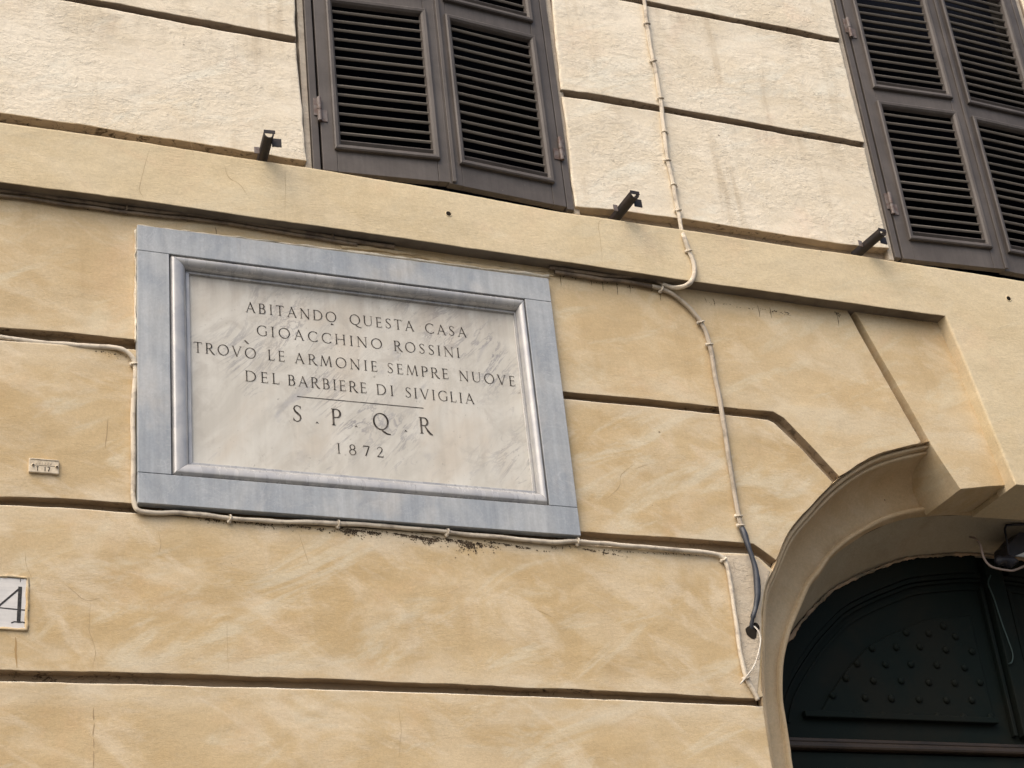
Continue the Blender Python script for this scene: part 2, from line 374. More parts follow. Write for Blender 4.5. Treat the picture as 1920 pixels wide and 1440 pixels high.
def greystone():
    q = N('blue_grey_marble')
    a = q.noise(q.map((1.2, 1, 1)), 3.6, 5, 0.6, 0.7)
    col = q.mix(q.ramp(a, 0.35, 0.68), (0.300, 0.326, 0.352), (0.405, 0.422, 0.43))
    b = q.noise(q.map((5, 5, 2.0), loc=(1, 1, 4)), 1.6, 5, 0.6, 0.5)
    col = q.mix(q.ramp(b, 0.52, 0.70, 0, 0.45), col, (0.47, 0.465, 0.45))
    b2 = q.noise(q.map((1, 1, 1), loc=(7, 1, 4)), 9.0, 5, 0.65, 0.8)
    col = q.mix(q.ramp(b2, 0.55, 0.72, 0, 0.32), col, (0.25, 0.275, 0.30))
    b3 = q.noise(q.map((2, 2, 2), loc=(3, 1, 9)), 1.1, 4, 0.6)
    col = q.mix(q.ramp(b3, 0.56, 0.70, 0, 0.35), col, (0.46, 0.41, 0.34))
    c = q.noise(q.map((1, 1, 1), loc=(5, 5, 1)), 5.5, 5, 0.7, 1.5)
    v = q.math('ABSOLUTE', q.math('SUBTRACT', c, 0.5))
    col = q.mix(q.ramp(v, 0.0, 0.012, 0.28, 0.0), col, (0.56, 0.56, 0.56))
    dr = q.noise(q.map((30, 30, 1.8)), 1.0, 5, 0.7)
    col = q.mul(col, q.ramp(dr, 0.3, 0.7, 0.90, 1.09))
    f = q.noise(q.g, 120.0, 2, 0.5)
    col = q.mul(col, q.ramp(f, 0.3, 0.7, 0.96, 1.04))
    return q.finish(col, q.ramp(a, 0.3, 0.7, 0.42, 0.55), q.bump(q.noise(q.g, 30.0, 4, 0.6), 0.10, 0.003), spec=0.5)
GREY = greystone()
def polished():
    q = N('polished_grey_moulding')
    a = q.noise(q.map((1.5, 1, 1.5)), 6.0, 5, 0.6, 0.5)
    col = q.mix(q.ramp(a, 0.35, 0.68), (0.36, 0.36, 0.365), (0.47, 0.46, 0.44))
    d = q.noise(q.map((22, 22, 2.5)), 1.0, 4, 0.6)
    col = q.mul(col, q.ramp(d, 0.3, 0.7, 0.9, 1.08))
    return q.finish(col, q.ramp(d, 0.3, 0.7, 0.22, 0.34), None, metal=0.12, spec=0.8)
POL = polished()
def number_stone():
    q = N('white_number_marble')
    a = q.noise(q.map((3, 1, 3)), 4.0, 5, 0.6)
    col = q.mix(q.ramp(a, 0.35, 0.7), (0.66, 0.64, 0.61), (0.56, 0.55, 0.53))
    h = q.noise(q.map((6, 6, 50)), 1.0, 3, 0.6)
    col = q.mul(col, q.ramp(h, 0.3, 0.7, 0.93, 1.04))
    return q.finish(col, 0.6, q.bump(h, 0.2, 0.002), spec=0.3)
NUM = number_stone()
def cobble():
    q = N('basalt_setts')
    v = q.n('ShaderNodeTexVoronoi', {'Vector': q.g, 'Scale': 9.0}, feature='DISTANCE_TO_EDGE').outputs['Distance']
    a = q.noise(q.g, 3.0, 4, 0.6)
    col = q.mix(q.ramp(a, 0.3, 0.7), (0.05, 0.048, 0.046), (0.075, 0.07, 0.065))
    col = q.mix(q.ramp(v, 0.0, 0.05, 1, 0), col, (0.05, 0.045, 0.04))
    return q.finish(col, 0.7, q.bump(v, 0.5, 0.02), spec=0.3)
COB = cobble()
PAV = simple('stone_pavement', (0.20, 0.185, 0.16), (0.16, 0.147, 0.128), 0.8, 0.3, 1.5)

# ------------------------------------------------------------------ ground
box('pavement', -40, 60, -1.3, 1.2, -0.2, 0.02, PAV)['kind'] = 'structure'
tag(link('road', raw([(-400, -400, -0.10), (400, -400, -0.10), (400, 400, -0.10), (-400, 400, -0.10)], [(0, 1, 2, 3)]), COB), kind='structure')

# ------------------------------------------------------------------ facade
CX = 5.29                                            # axis of the portal and of the window over it
FAC = empty('building_facade', (CX, 0, 0), 'ochre and cream plastered building front with shutters, arch and grooved courses', 'building')
def fpart(o): o.parent = FAC; o.matrix_parent_inverse = Matrix.Translation((-CX, 0, 0)); return o
class _F: pass
F = FAC
BW = 0.045                                           # depth of the joints
X0, X1, ZT = -1.8, 9.6, 9.4

# arch curves: front edge, inner ridge, and the edge against the door (x, z), left half, bottom to top
FR = pts(zoomed(0, 0, 1, [(1430, 1200), (1430.5, 1150), (1436, 1098), (1450, 1066.7), (1460, 1041), (1482, 994), (1521, 948), (1566, 902), (1608, 872), (1652, 850), (1728, 830)]), 0)
FR = [(3.588, 0.02), (3.588, 3.3), (3.592, 3.60), (3.600, 3.82)] + FR + [(4.93, 5.075), (CX, 5.105)]
D1 = 0.265
RI = pts([(1470.8, 1312), (1470, 1265), (1474, 1232), (1485.5, 1187), (1496, 1160), (1521, 1100), (1537.8, 1080), (1566.7, 1040), (1611, 1006.7), (1655.6, 982), (1700, 966.7), (1742, 961)], D1)
RI = [(3.852, 0.02), (3.852, 3.3), (3.856, 3.62), (3.860, 3.80)] + RI + [(5.02, 4.822), (CX, 4.832)]
D2 = 0.57
DO = pts([(1487, 1186), (1531.7, 1134), (1562, 1107), (1605, 1084), (1654, 1064), (1696.6, 1050), (1761, 1043), (1806.6, 1041), (1883, 1037)], D2)
DO = [(3.87, 0.02), (3.87, 3.3), (3.875, 3.6), (3.90, 3.86), (3.985, 4.10)] + DO[:-1] + [(CX, 4.752)]
ZS = 3.3
def byangle(C, n=72):
    """resample a half curve so that points of equal index lie on the same ray from (CX, ZS)"""
    P = spline(C, 8); up = [p for p in P if p[1] >= ZS - 1e-6]
    out = [Vector((C[0][0], C[0][1])), Vector((C[0][0], 1.6)), Vector((C[1][0], 2.6))]
    for k in range(n + 1):
        a = math.pi - (math.pi / 2) * k / n
        d = Vector((math.cos(a), math.sin(a))); best = None
        for i in range(len(up) - 1):
            p = up[i] - Vector((CX, ZS)); q = up[i + 1] - Vector((CX, ZS))
            e = q - p; den = d.x * e.y - d.y * e.x
            if abs(den) < 1e-9: continue
            t = (p.x * e.y - p.y * e.x) / den; u = (p.x * d.y - p.y * d.x) / den
            if t > 0 and -0.01 <= u <= 1.01: best = t if best is None else best
        out.append(Vector((CX, ZS)) + d * best if best else out[-1])
    return out
def full(H): return H + [Vector((2 * CX - p.x, p.y)) for p in H[-2::-1]]
FRc, RIc, DOc = byangle(FR), byangle(RI), byangle(DO)
fF, fR, fD = full(FRc), full(RIc), full(DOc)
def below_front(x, z):                               # is (x, z) inside the front arch opening
    return False

REVEAL = simple('shade_dark_reveal', (0.020, 0.018, 0.017), (0.03, 0.027, 0.025), 0.9, 0.1, 4.0)  # near black colour paints the shade inside the window openings
# core of the wall behind the blocks
W1 = (1.930, 3.085); W2 = (4.700, 5.868); WZ0, WZ1 = 5.955, 8.42
CORE = BW
outer = [(X0, 0.02), (X0, ZT), (X1, ZT), (X1, 0.02)]
arch_out = inset([Vector((p.x, p.y)) for p in fF[::-1]], 0.0)
loop = [Vector((X0, 0.02, 0)), Vector((X0, ZT, 0)), Vector((X1, ZT, 0)), Vector((X1, 0.02, 0))] + [Vector((p.x, p.y, 0)) for p in fF[::-1]]
holes = [[Vector((a, WZ0, 0)), Vector((b, WZ0, 0)), Vector((b, WZ1, 0)), Vector((a, WZ1, 0))] for a, b in (W1, W2)]
allv = loop + holes[0] + holes[1]
tris = tessellate_polygon([loop] + holes)
vs = [(v.x, CORE, v.y) for v in allv]; fs = [tuple(t) for t in tris]
nv = len(vs)
for h in range(2):                                   # reveals of the window openings
    b = len(loop) + 4 * h
    rv = [(v.x, 0.06, v.y) for v in holes[h]] + [(v.x, 0.45, v.y) for v in holes[h]]
    rr_ = link('window_reveal', raw(rv, [(i, (i + 1) % 4, 4 + (i + 1) % 4, 4 + i) for i in range(4)]), REVEAL, F); rr_.location = (-CX, 0, 0)
core = link('wall_core', raw(vs, fs), GRV, F)
core.location = (-CX, 0, 0)
def P_(o): o.location = (o.location.x - CX, o.location.y, o.location.z); return o
# back and sides of the wall as a solid
P_(box('wall_back', X0, X1, 0.95, 1.15, 0.02, ZT, GRV, F))
P_(box('wall_end', X0 - 0.2, X0, -0.001, 1.15, 0.02, ZT, CRM, F))
P_(box('wall_end', X1, X1 + 0.2, -0.001, 1.15, 0.02, ZT, CRM, F))
P_(box('wall_top', X0 - 0.2, X1 + 0.2, -0.12, 1.15, ZT + 0.002, ZT + 0.2, CRM, F))

def blk(P, mat, y0=0.0, jit=0.0035, ch=0.0065, name='stone_block', yb=BW + 0.02, rough=1.0, mirror=False, joint=1):
    blk.k += 1
    o = P_(slab(name, P, y0, yb, mat, F, jit, ch, seed=blk.k * 3.7, rough=rough, joint=joint, worn_lit=(CRM if mat in (OCH, PEA) else None) if joint == 1 else None))
    if mirror:
        blk.k += 1
        P_(slab(name, [(2 * CX - x, z) for x, z in P], y0, yb, mat, F, jit, ch, seed=blk.k * 3.7, rough=rough, joint=joint, worn_lit=(CRM if mat in (OCH, PEA) else None) if joint == 1 else None))
    return o
blk.k = 0
def yon(c0, c1, px):                                 # helper: straight line through two photo points, evaluated at px
    return (px, c0[1] + (c1[1] - c0[1]) * (px - c0[0]) / (c1[0] - c0[0]))
XL = X0 + 0.02
XR = X1 - 0.02
def arch_part(z0, z1, px=None):
    """points of the front arch edge between two heights, going up"""
    return [(p.x, p.y) for p in FRc if z0 < p.y < z1]
G = 0.040
# --- lowest courses, down to the street (mostly below the picture)
zz = [0.02, 0.62, 1.24, 1.86, 2.48, 3.10]
for i in range(5):
    a, b = zz[i], zz[i + 1] - G
    blk([(XL, a), (3.585, a), (3.585, b), (XL, b)], OCH, mirror=True)
# course under the long lower joint
b1t = pts([(0, 1276), (300, 1283), (560, 1290), (900, 1301), (1200, 1313), (1424, 1323)])
blk([(XL, 3.10), (3.586, 3.10)] + [(3.589, 3.35), (3.592, 3.60)] + [(3.597, b1t[-1][1])] + b1t[::-1] + [(XL, b1t[0][1])], OCH, mirror=False)
blk([(2 * CX - 3.586, 3.10), (2 * CX - 3.592, 3.60), (2 * CX - 3.597, 3.752), (XR, 3.752), (XR, 3.10)], OCH)
# course with the house number: up to joint 3 (left), up to the arch at the right
b2b = pts([(0, 1256), (300, 1262), (560, 1271), (900, 1285), (1200, 1298), (1417, 1309)])
b2t = pts([(0, 946), (130, 951), (250, 961), (420, 972), (640, 987), (860, 1002), (1090, 1020), (1240, 1028), (1340, 1035), (1407, 1037), (1423, 1044), (1448, 1067)])
blk([(XL, b2b[0][1])] + b2b + [(3.603, b2b[-1][1] + 0.01)] + arch_part(b2b[-1][1] + 0.02, b2t[-1][1] - 0.004) + b2t[::-1] + [(XL, b2t[0][1])], OCH)
blk([(2 * CX - x, z) for x, z in [(1.0, 3.795), (3.603, 3.795)] + arch_part(3.81, b2t[-1][1] - 0.004) + [b2t[-1], (3.72, 4.40), (3.68, 4.413), (1.0, 4.413)]], OCH)
# course between joints 3 and 2
b3b = pts([(0, 931), (130, 936), (250, 944), (500, 960), (800, 980), (1095, 996), (1240, 1006), (1357, 1014), (1413, 1019), (1455, 1050)])
b3t = pts([(0, 637), (130, 645), (250, 655), (500, 681), (800, 719), (1060, 748), (1200, 760), (1400, 780), (1440, 786), (1452, 792), (1500, 838), (1562, 905)])
hid = lambda L, a, b: [p for p in L if a <= p[0] <= b]
PLX0, PLX1 = 1.235, 2.882                            # the wall is cut out behind the plaque frame
def zat(L, x):
    for i in range(len(L) - 1):
        if L[i][0] <= x <= L[i + 1][0]:
            t = (x - L[i][0]) / (L[i + 1][0] - L[i][0]); return (x, L[i][1] * (1 - t) + L[i + 1][1] * t)
blk([(XL, b3b[0][1])] + hid(b3b, 0, PLX0) + [zat(b3b, PLX0), zat(b3t, PLX0)] + hid(b3t, 0, PLX0)[::-1] + [(XL, b3t[0][1])], OCH)
blk([zat(b3b, PLX1)] + hid(b3b, PLX1, 9) + arch_part(b3b[-1][1] + 0.01, b3t[-1][1] - 0.008) + hid(b3t, PLX1, 9)[::-1] + [zat(b3t, PLX1)], OCH)
blk([(2 * CX - x, z) for x, z in [(1.0, 4.445)] + [(3.70, 4.445)] + b3b[-1:] + arch_part(b3b[-1][1] + 0.01, b3t[-1][1] - 0.008) + b3t[::-1][:6] + [(1.0, b3t[-4][1])]], PEA)
# course under the band, behind the plaque
b4b = pts([(0, 614), (130, 624), (250, 637), (500, 668), (800, 705), (1062, 735), (1200, 747), (1400, 767), (1450, 771), (1470, 783), (1520, 835), (1574, 893)])
b4r = pts([(1728, 828), (1650, 690), (1589, 582)])
zb = 5.73
blk([(XL, b4b[0][1])] + hid(b4b, 0, PLX0) + [zat(b4b, PLX0), (PLX0, 5.540), (PLX1, 5.545), zat(b4b, PLX1)] + hid(b4b, PLX1, 9) + arch_part(b4b[-1][1] + 0.012, b4r[0][1] - 0.004) + b4r + [(b4r[-1][0] - 0.05, zb), (XL, zb)], PEA)
blk([(2 * CX - x, z) for x, z in [(1.0, b4b[-3][1])] + b4b[-3:] + arch_part(b4b[-1][1] + 0.012, b4r[0][1] - 0.004) + b4r + [(b4r[-1][0] - 0.05, zb), (1.0, zb)]], PEA)
# voussoir beside the keystone, dropping below the arch ring
v5 = pts([(1749, 838), (1774, 877), (1801, 917), (1850, 912), (1905, 909.5), (1900, 900), (1835, 740), (1780, 605)])
v5 = [(x, z) for x, z in v5]
V5 = [v5[0], v5[1], v5[2], v5[3], v5[4], (5.075, 4.9), (4.93, 5.73), (4.345, 5.73)] + pts([(1608, 592)])
KB = D1 + 0.004
blk(V5, PEA, yb=KB, ch=0.008, jit=0.002, mirror=True, name='voussoir', joint=0)

# --- the smooth band with its block over the door
BY = -0.064
bb = pts([(0, 341), (240, 372), (480, 407), (760, 447), (1040, 488), (1280, 524), (1500, 555), (1640, 574), (1772, 592)], BY)
bt = pts([(0, 228), (273, 266), (477, 298), (583, 313), (800, 350), (1052, 396), (1100, 403), (1308, 433), (1496, 463), (1604, 477), (1690, 491), (1920, 528)], BY)
cb = pts([(1905, 909), (1860, 800), (1815, 690)], BY)
print('band', bb[0], bb[-1], bt[0], bt[-1], cb[0])
zbb = bb[-1][1]
mir = lambda L: [(2 * CX - x, z) for x, z in L]
left = [(XL, bb[0][1])] + bb + cb[::-1]
right = mir(cb) + [(2 * CX - bb[-1][0], zbb), (XR, zbb - 0.003), (XR, bt[-1][1])]
top = [(5.95, bt[-1][1])] + bt[:-1][::-1] + [(XL, bt[0][1])]
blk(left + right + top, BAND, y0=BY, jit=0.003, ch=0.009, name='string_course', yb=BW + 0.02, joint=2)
# underside of the keystone block runs back into the arch
kx = cb[0][0]
P_(slab('keystone', [(kx + 0.004, cb[0][1] + 0.02), (kx + 0.002, cb[0][1] + 0.001), (CX, cb[0][1] + 0.008), (2 * CX - kx - 0.002, cb[0][1] + 0.001), (2 * CX - kx - 0.004, cb[0][1] + 0.02), (5.45, 5.2), (5.13, 5.2)], BY + 0.012, KB, BAND, F, 0.001, 0.006, seed=91))

# --- upper courses
def upper(P, **k): return blk(P, CRM, y0=-0.004, jit=0.0045, ch=0.009, rough=1.3, **k)
w1l = pts([(555, 75), (566, 200), (573, 303)]); w1x = 1.905
ub = pts([(0, 213), (150, 233), (273, 255), (380, 271), (477, 287), (574, 303)])
ut = pts([(117, 0), (330, 41), (556, 82)])
upper([(XL, ub[0][1] - 0.002)] + ub + [(1.895, 6.3)] + ut[::-1] + [(XL, ut[0][1])])
at2 = pts([(177, 0), (360, 34), (555, 70)])
upper([(XL, at2[0][1])] + at2 + [(1.893, 7.195), (XL, 7.195)])
upper([(XL, 7.235), (1.895, 7.235), (1.895, 7.82), (XL, 7.82)])
upper([(XL, 7.86), (1.895, 7.86), (1.895, 8.42), (XL, 8.42)])
mb = pts([(1078, 388), (1152, 393), (1204, 401), (1281, 411), (1392, 428), (1496, 445), (1581, 458), (1666, 466)])
mt = pts([(1054, 181), (1100, 187), (1240, 210), (1500, 257), (1621, 277)])
upper(mb + mt[::-1])
nb = pts([(1052, 168), (1100, 174), (1240, 199), (1500, 246), (1620, 267)])
nt = pts([(1162, 0), (1300, 28), (1500, 68), (1574, 81)])
upper(nb + nt[::-1] + [(3.118, nt[0][1])])
ob = pts([(1212, 2), (1350, 29), (1500, 57), (1574, 73)])
upper([(3.118, ob[0][1])] + ob + [(4.668, 7.80), (3.118, 7.80)])
upper([(3.118, 7.84), (4.668, 7.84), (4.668, 8.42), (3.118, 8.42)])
xr2 = 5.905
for a, b in ((5.968, 6.57), (6.604, 7.195), (7.23, 7.80), (7.84, 8.42)):
    upper([(xr2, a), (XR, a), (XR, b), (xr2, b)])
upper([(XL, 8.46), (XR, 8.46), (XR, ZT), (XL, ZT)])

# --- arch lining: stepped edge, cove, ridge and soffit as one swept surface
prof = [(0.0, 0.0), (-0.002, 0.030), (0.004, 0.034), (0.006, 0.026), (0.013, 0.020), (0.021, 0.022), (0.025, 0.032), (0.025, 0.052), (0.028, 0.056), (0.030, 0.048), (0.037, 0.044), (0.044, 0.050), (0.047, 0.064),
        (0.050, 0.10), (0.060, 0.15), (0.080, 0.195), (0.110, 0.23), (0.150, 0.252), (0.20, 0.263), (0.232, 0.268), (0.236, 0.272), (0.238, 0.260), (0.245, 0.252), (0.254, 0.252), (0.261, 0.260), (0.263, 0.278), (0.270, 0.290), (0.27, 0.31)]
def sweep(name, rings, mat, closed=False, smooth=True, wob=0.0):
    vs = []; fs = []; n = len(rings[0])
    for ri, r in enumerate(rings):
        for p in r:
            dx = dz = 0
            if wob:
                v = Vector((p[0] * 6, ri * 0.35, p[2] * 6)); dx = noise.noise(v) * wob; dz = noise.noise(v + Vector((9, 9, 9))) * wob
            vs.append((p[0] + dx, p[1], p[2] + dz))
    for i in range(len(rings) - 1):
        for k in range(n - 1):
            fs.append((i * n + k, i * n + k + 1, (i + 1) * n + k + 1, (i + 1) * n + k))
    return P_(link(name, raw(vs, fs), mat, F, smooth=smooth))
rings = []
for o, y in prof:
    k = o / 0.27
    rings.append([(a.x * (1 - k) + b.x * k, y + 0.001, a.y * (1 - k) + b.y * k) for a, b in zip(fF, fR)])
sweep('arch_moulding', rings, SOF, wob=0.0035)
rings = []
for j in range(9):
    k = j / 8
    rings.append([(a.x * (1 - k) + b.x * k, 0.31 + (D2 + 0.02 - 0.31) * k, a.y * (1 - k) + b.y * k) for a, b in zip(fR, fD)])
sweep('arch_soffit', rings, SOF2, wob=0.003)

JAMB = plaster('dirty_jamb_plaster', (0.36, 0.31, 0.245), (0.44, 0.385, 0.31), (0.52, 0.46, 0.38), 0.5, 0.5, 0.8, stain=0.6, off=41.0)
# --- plaster strips round the shutters
for a, b in (W1, W2):
    bm = bmesh.new()
    add_box(bm, a - 0.028, a - 0.001, 0.012, 0.05, WZ0 - 0.01, WZ1, 0.004)
    add_box(bm, b + 0.001, b + 0.030, 0.012, 0.05, WZ0 - 0.01, WZ1, 0.004)
    P_(link('window_jamb', mesh(bm), JAMB, F))

# ------------------------------------------------------------------ windows with louvred shutters
LW = 0.548
def louvre_leaf(side):
    """built with its hinge edge at x = 0, reaching to side * LW; z from 0"""
    s = side
    leaf = bpy.data.objects.new('window_shutter', None); COL.objects.link(leaf)
    leaf.empty_display_size = 0.1
    H = 2.43; T = 0.036
    bm = bmesh.new()
    def b(x0, x1, y0, y1, z0, z1, bv=0.002):
        xa, xb = sorted((s * x0, s * x1)); add_box(bm, xa, xb, y0, y1, z0, z1, bv)
    ST = 0.061
    b(0, ST, 0, T, 0, H); b(LW - ST, LW, 0, T, 0, H)                      # stiles
    P0 = [0.105 + i * 0.88 for i in range(3)]
    rails = [(0.0, 0.110)] + [(p + 0.79, p + 0.88 + 0.010) for p in P0[:2]] + [(P0[2] + 0.79 - 0.0, H)]
    for a, c in rails:
        if c > a: b(ST + 0.0008, LW - ST - 0.0008, 0.0015, T - 0.001, a, c)
    link('shutter_frame', mesh(bm), WOOD, leaf)
    if s > 0:
        bm = bmesh.new(); add_box(bm, LW - 0.006, LW + 0.012, -0.009, -0.0005, 0.0, H, 0.003); link('astragal', mesh(bm), WOOD, leaf)
    me_m = None; me_s = None
    for p in P0:
        z0, z1 = p, p + 0.80
        if z1 > H: break
        if me_m is None:
            bm = bmesh.new()
            x0, x1 = ST - 0.010, LW - ST + 0.010
            # mitred moulding: raised bead round the opening
            pr = [(0.0, 0.0), (0.0, -0.014), (0.006, -0.018), (0.018, -0.016), (0.026, -0.008), (0.030, 0.012)]
            R_ = []
            for o, y in pr:
                R_.append([bm.verts.new((s * xx, y, zz_)) for xx, zz_ in ((x0 + o, o), (x1 - o, o), (x1 - o, 0.80 - o), (x0 + o, 0.80 - o))])
            for i in range(len(pr) - 1):
                for k in range(4):
                    bm.faces.new((R_[i][k], R_[i][(k + 1) % 4], R_[i + 1][(k + 1) % 4], R_[i + 1][k]))
            me_m = mesh(bm)
            bm = bmesh.new()
            sx0, sx1 = sorted((s * (ST + 0.014), s * (LW - ST - 0.014)))
            Mx = Matrix.Rotation(R(39), 4, 'X')
            add_box(bm, sx0, sx1, -0.004, 0.046, -0.0058, 0.0058, 0.0028, Mx)
            me_s = mesh(bm)
            me_s.materials.append(SLAT)
            bm = bmesh.new()
            add_box(bm, sx0, sx1, 0.002, 0.030, 0.0, 0.020, 0.003, Mx)
            me_l = mesh(bm)
        link('louvre_moulding', me_m, WOOD, leaf, (0, 0, z0))
        link('louvre_sill', me_l, WOOD, leaf, (0, 0.002, z0 + 0.030))
        for k in range(14):
            o = link('slat', me_s, SLAT, leaf, (0, 0.006 + random.uniform(-0.0015, 0.0015), z0 + 0.093 + 0.0494 * k + random.uniform(-0.0022, 0.0022)))
            o.rotation_euler = (R(random.uniform(-4.0, 3.0)), R(random.uniform(-0.25, 0.25)), 0)
    for z in (0.30, 1.35, 2.2):                                            # hinges
        bm = bmesh.new()
        for a, c in ((0, 0.055), (0.058, 0.118)):
            r = bmesh.ops.create_cone(bm, cap_ends=True, segments=12, radius1=0.0095, radius2=0.0095, depth=c - a)
            for v in r['verts']: v.co += Vector((-s * 0.004, -0.010, z - 0.06 + (a + c) / 2))
        xa, xb = sorted((s * 0.004, s * 0.030))
        add_box(bm, xa, xb, -0.0045, -0.0005, z - 0.058, z, 0.001)
        xa, xb = sorted((-s * 0.008, -s * 0.026))
        add_box(bm, xa, xb, -0.0045, -0.0005, z - 0.03, z + 0.058, 0.001)
        link('hinge', mesh(bm), HINGE, leaf)
    return leaf
def kids(o): return [c for c in COL.objects if c.parent == o]
leafL = louvre_leaf(1); leafR = louvre_leaf(-1)
def copy_leaf(src):
    c = src.copy(); COL.objects.link(c)
    for k in kids(src):
        d = k.copy(); COL.objects.link(d); d.parent = c
    return c
def place_leaf(l, x, y, z, ang, label):
    l.parent = FAC; l.location = (x - CX, y, z); l.rotation_euler = (0, 0, R(ang)); l['label'] = label
l3 = copy_leaf(leafL); l4 = copy_leaf(leafR)
place_leaf(leafL, 1.972, 0.000, 5.972, -4.6, 'left leaf of the left window, standing slightly ajar')
place_leaf(leafR, 3.048, 0.000, 5.966, 4.6, 'right leaf of the left window, standing slightly ajar')
place_leaf(l3, 4.742, 0.000, 5.955, -3.4, 'left leaf of the right window')
place_leaf(l4, 5.832, 0.004, 5.955, 2.6, 'right leaf of the right window')
for a, b in (W1, W2):
    bm = bmesh.new()
    add_box(bm, a + 0.001, a + 0.033, 0.002, 0.06, WZ0 + 0.002, WZ1 - 0.002, 0.003)
    add_box(bm, b - 0.033, b - 0.001, 0.002, 0.06, WZ0 + 0.002, WZ1 - 0.002, 0.003)
    add_box(bm, a + 0.040, b - 0.040, 0.003, 0.055, WZ1 - 0.04, WZ1 - 0.003, 0.003)
    P_(link('shutter_post', mesh(bm), WOOD, F))
    P_(box('window_pane', a + 0.002, b - 0.002, 0.20, 0.22, WZ0 + 0.002, WZ1 - 0.002, DARK, F))
    P_(box('window_sill', a + 0.002, b - 0.002, 0.047, 0.19, WZ0 - 0.03, WZ0 - 0.004, GRV, F))

# ------------------------------------------------------------------ the door under the arch
dp = bpy.data.objects.new('door', None); COL.objects.link(dp); dp.parent = FAC; dp.location = (0, 0, 0)
dp['label'] = 'very dark green panelled door with a studded lunette'
def dlink(name, me, mat, smooth=False):
    return link(name, me, mat, dp, (-CX, 0, 0), smooth)
DY = D2
def ring_pts(c, k=1.0): return c
# leaf board behind everything
bm = bmesh.new(); add_box(bm, 3.6, 2 * CX - 3.6, DY + 0.035, DY + 0.09, 0.02, 5.0); dlink('door_board', mesh(bm), DOOR)
half = [p for p in DOc if p.y > 3.83]
def scaled(c, o):
    """half curve moved inward by o"""
    V = [Vector((p.x, p.y)) for p in c]
    out = []
    for i, p in enumerate(V):
        t = (V[min(i + 1, len(V) - 1)] - V[max(i - 1, 0)]).normalized()
        out.append(p + Vector((t.y, -t.x)) * o)
    return out
def band_mesh(c0, c1, y0, y1, close=True):
    n = len(c0); vs = []; fs = []
    for c, y in ((c0, y1), (c0, y0), (c1, y0), (c1, y1)):
        vs += [(p.x, y, p.y) for p in c]
    for r in range(3):
        for k in range(n - 1): fs.append((r * n + k, r * n + k + 1, (r + 1) * n + k + 1, (r + 1) * n + k))
    for k in (0, n - 1): fs.append((k, n + k, 2 * n + k, 3 * n + k))
    return raw(vs, fs)
def mirm(me):
    m2 = me.copy()
    for v in m2.vertices: v.co.x = 2 * CX - v.co.x
    m2.flip_normals(); return m2
def both(name, me, mat):
    dlink(name, me, mat); dlink(name, mirm(me), mat)
cut = [p for p in scaled(half, 0.0) if p.x < CX - 0.055]
def trim(L): return [p for p in L if p.x <= CX - 0.052 and p.y > 3.885]
both('lunette_frame', band_mesh(trim(scaled(half, -0.08)), [q for q in scaled(half, 0.085)][:len(trim(scaled(half, -0.08)))], DY - 0.0, DY + 0.034), DOOR)
def arcband(o0, o1, y0, y1, mat, name):
    a = scaled(half, o0); b = scaled(half, o1)
    k = [i for i in range(len(a)) if a[i].x <= CX - 0.055 and b[i].x <= CX - 0.055 and min(a[i].y, b[i].y) > 3.90]
    both(name, band_mesh([a[i] for i in k], [b[i] for i in k], y0, y1), mat)
arcband(0.088, 0.106, DY + 0.010, DY + 0.034, DOOR, 'lunette_moulding')
arcband(0.112, 0.124, DY + 0.018, DY + 0.034, DOOR, 'lunette_moulding')
arcband(0.150, 0.160, DY + 0.026, DY + 0.034, DOOR, 'lunette_moulding')
# raised studded panel
inn = [p for p in scaled(half, 0.285) if p.y > 3.985 and p.x < 5.13]
panel = [(4.165, 3.974)] + [(p.x, p.y) for p in inn if p.x > 4.165] + [(5.13, 3.974)]
pm = slab('studded_panel', panel, DY + 0.020, DY + 0.034, DOOR, dp, 0.0, 0.008); pm.location = (-CX, 0, 0)
pm2 = slab('studded_panel', [(2 * CX - x, z) for x, z in panel], DY + 0.020, DY + 0.034, DOOR, dp, 0.0, 0.008); pm2.location = (-CX, 0, 0)
both('panel_ledge', mesh((lambda b_: (add_box(b_, 4.15, 5.135, DY + 0.004, DY + 0.033, 3.945, 3.972, 0.004), b_)[1])(bmesh.new())), DOOR)
bm = bmesh.new(); r = bmesh.ops.create_uvsphere(bm, u_segments=12, v_segments=8, radius=0.017)
for v in r['verts']: v.co.y *= 0.75
me_st = mesh(bm); me_st.polygons.foreach_set('use_smooth', [True] * len(me_st.polygons)); me_st.materials.append(DOOR)
D_ = DY
rows = [[(370, 1105), (550, 1105), (720, 1110), (890, 1115), (1055, 1115), (1215, 1120), (1380, 1120)],
        [(410, 985), (610, 1000), (770, 1005), (940, 1010), (1110, 1015), (1265, 1015)],
        [(490, 880), (660, 895), (830, 895), (1000, 905), (1160, 910), (1315, 905)],
        [(560, 790), (735, 795), (890, 795), (1050, 800), (1220, 815)],
        [(650, 695), (800, 690), (945, 685), (1105, 705), (1265, 715)],
        [(860, 600), (1000, 605), (1165, 625)], [(1090, 560)]]
for rw in rows:
    for a in zoomed(1440, 1000, 3.273, rw):
        x, z = at(a[0], a[1], D_)
        for xx in (x, 2 * CX - x):
            o = link('stud', me_st, DOOR, dp, (xx - CX, DY + 0.018, z))
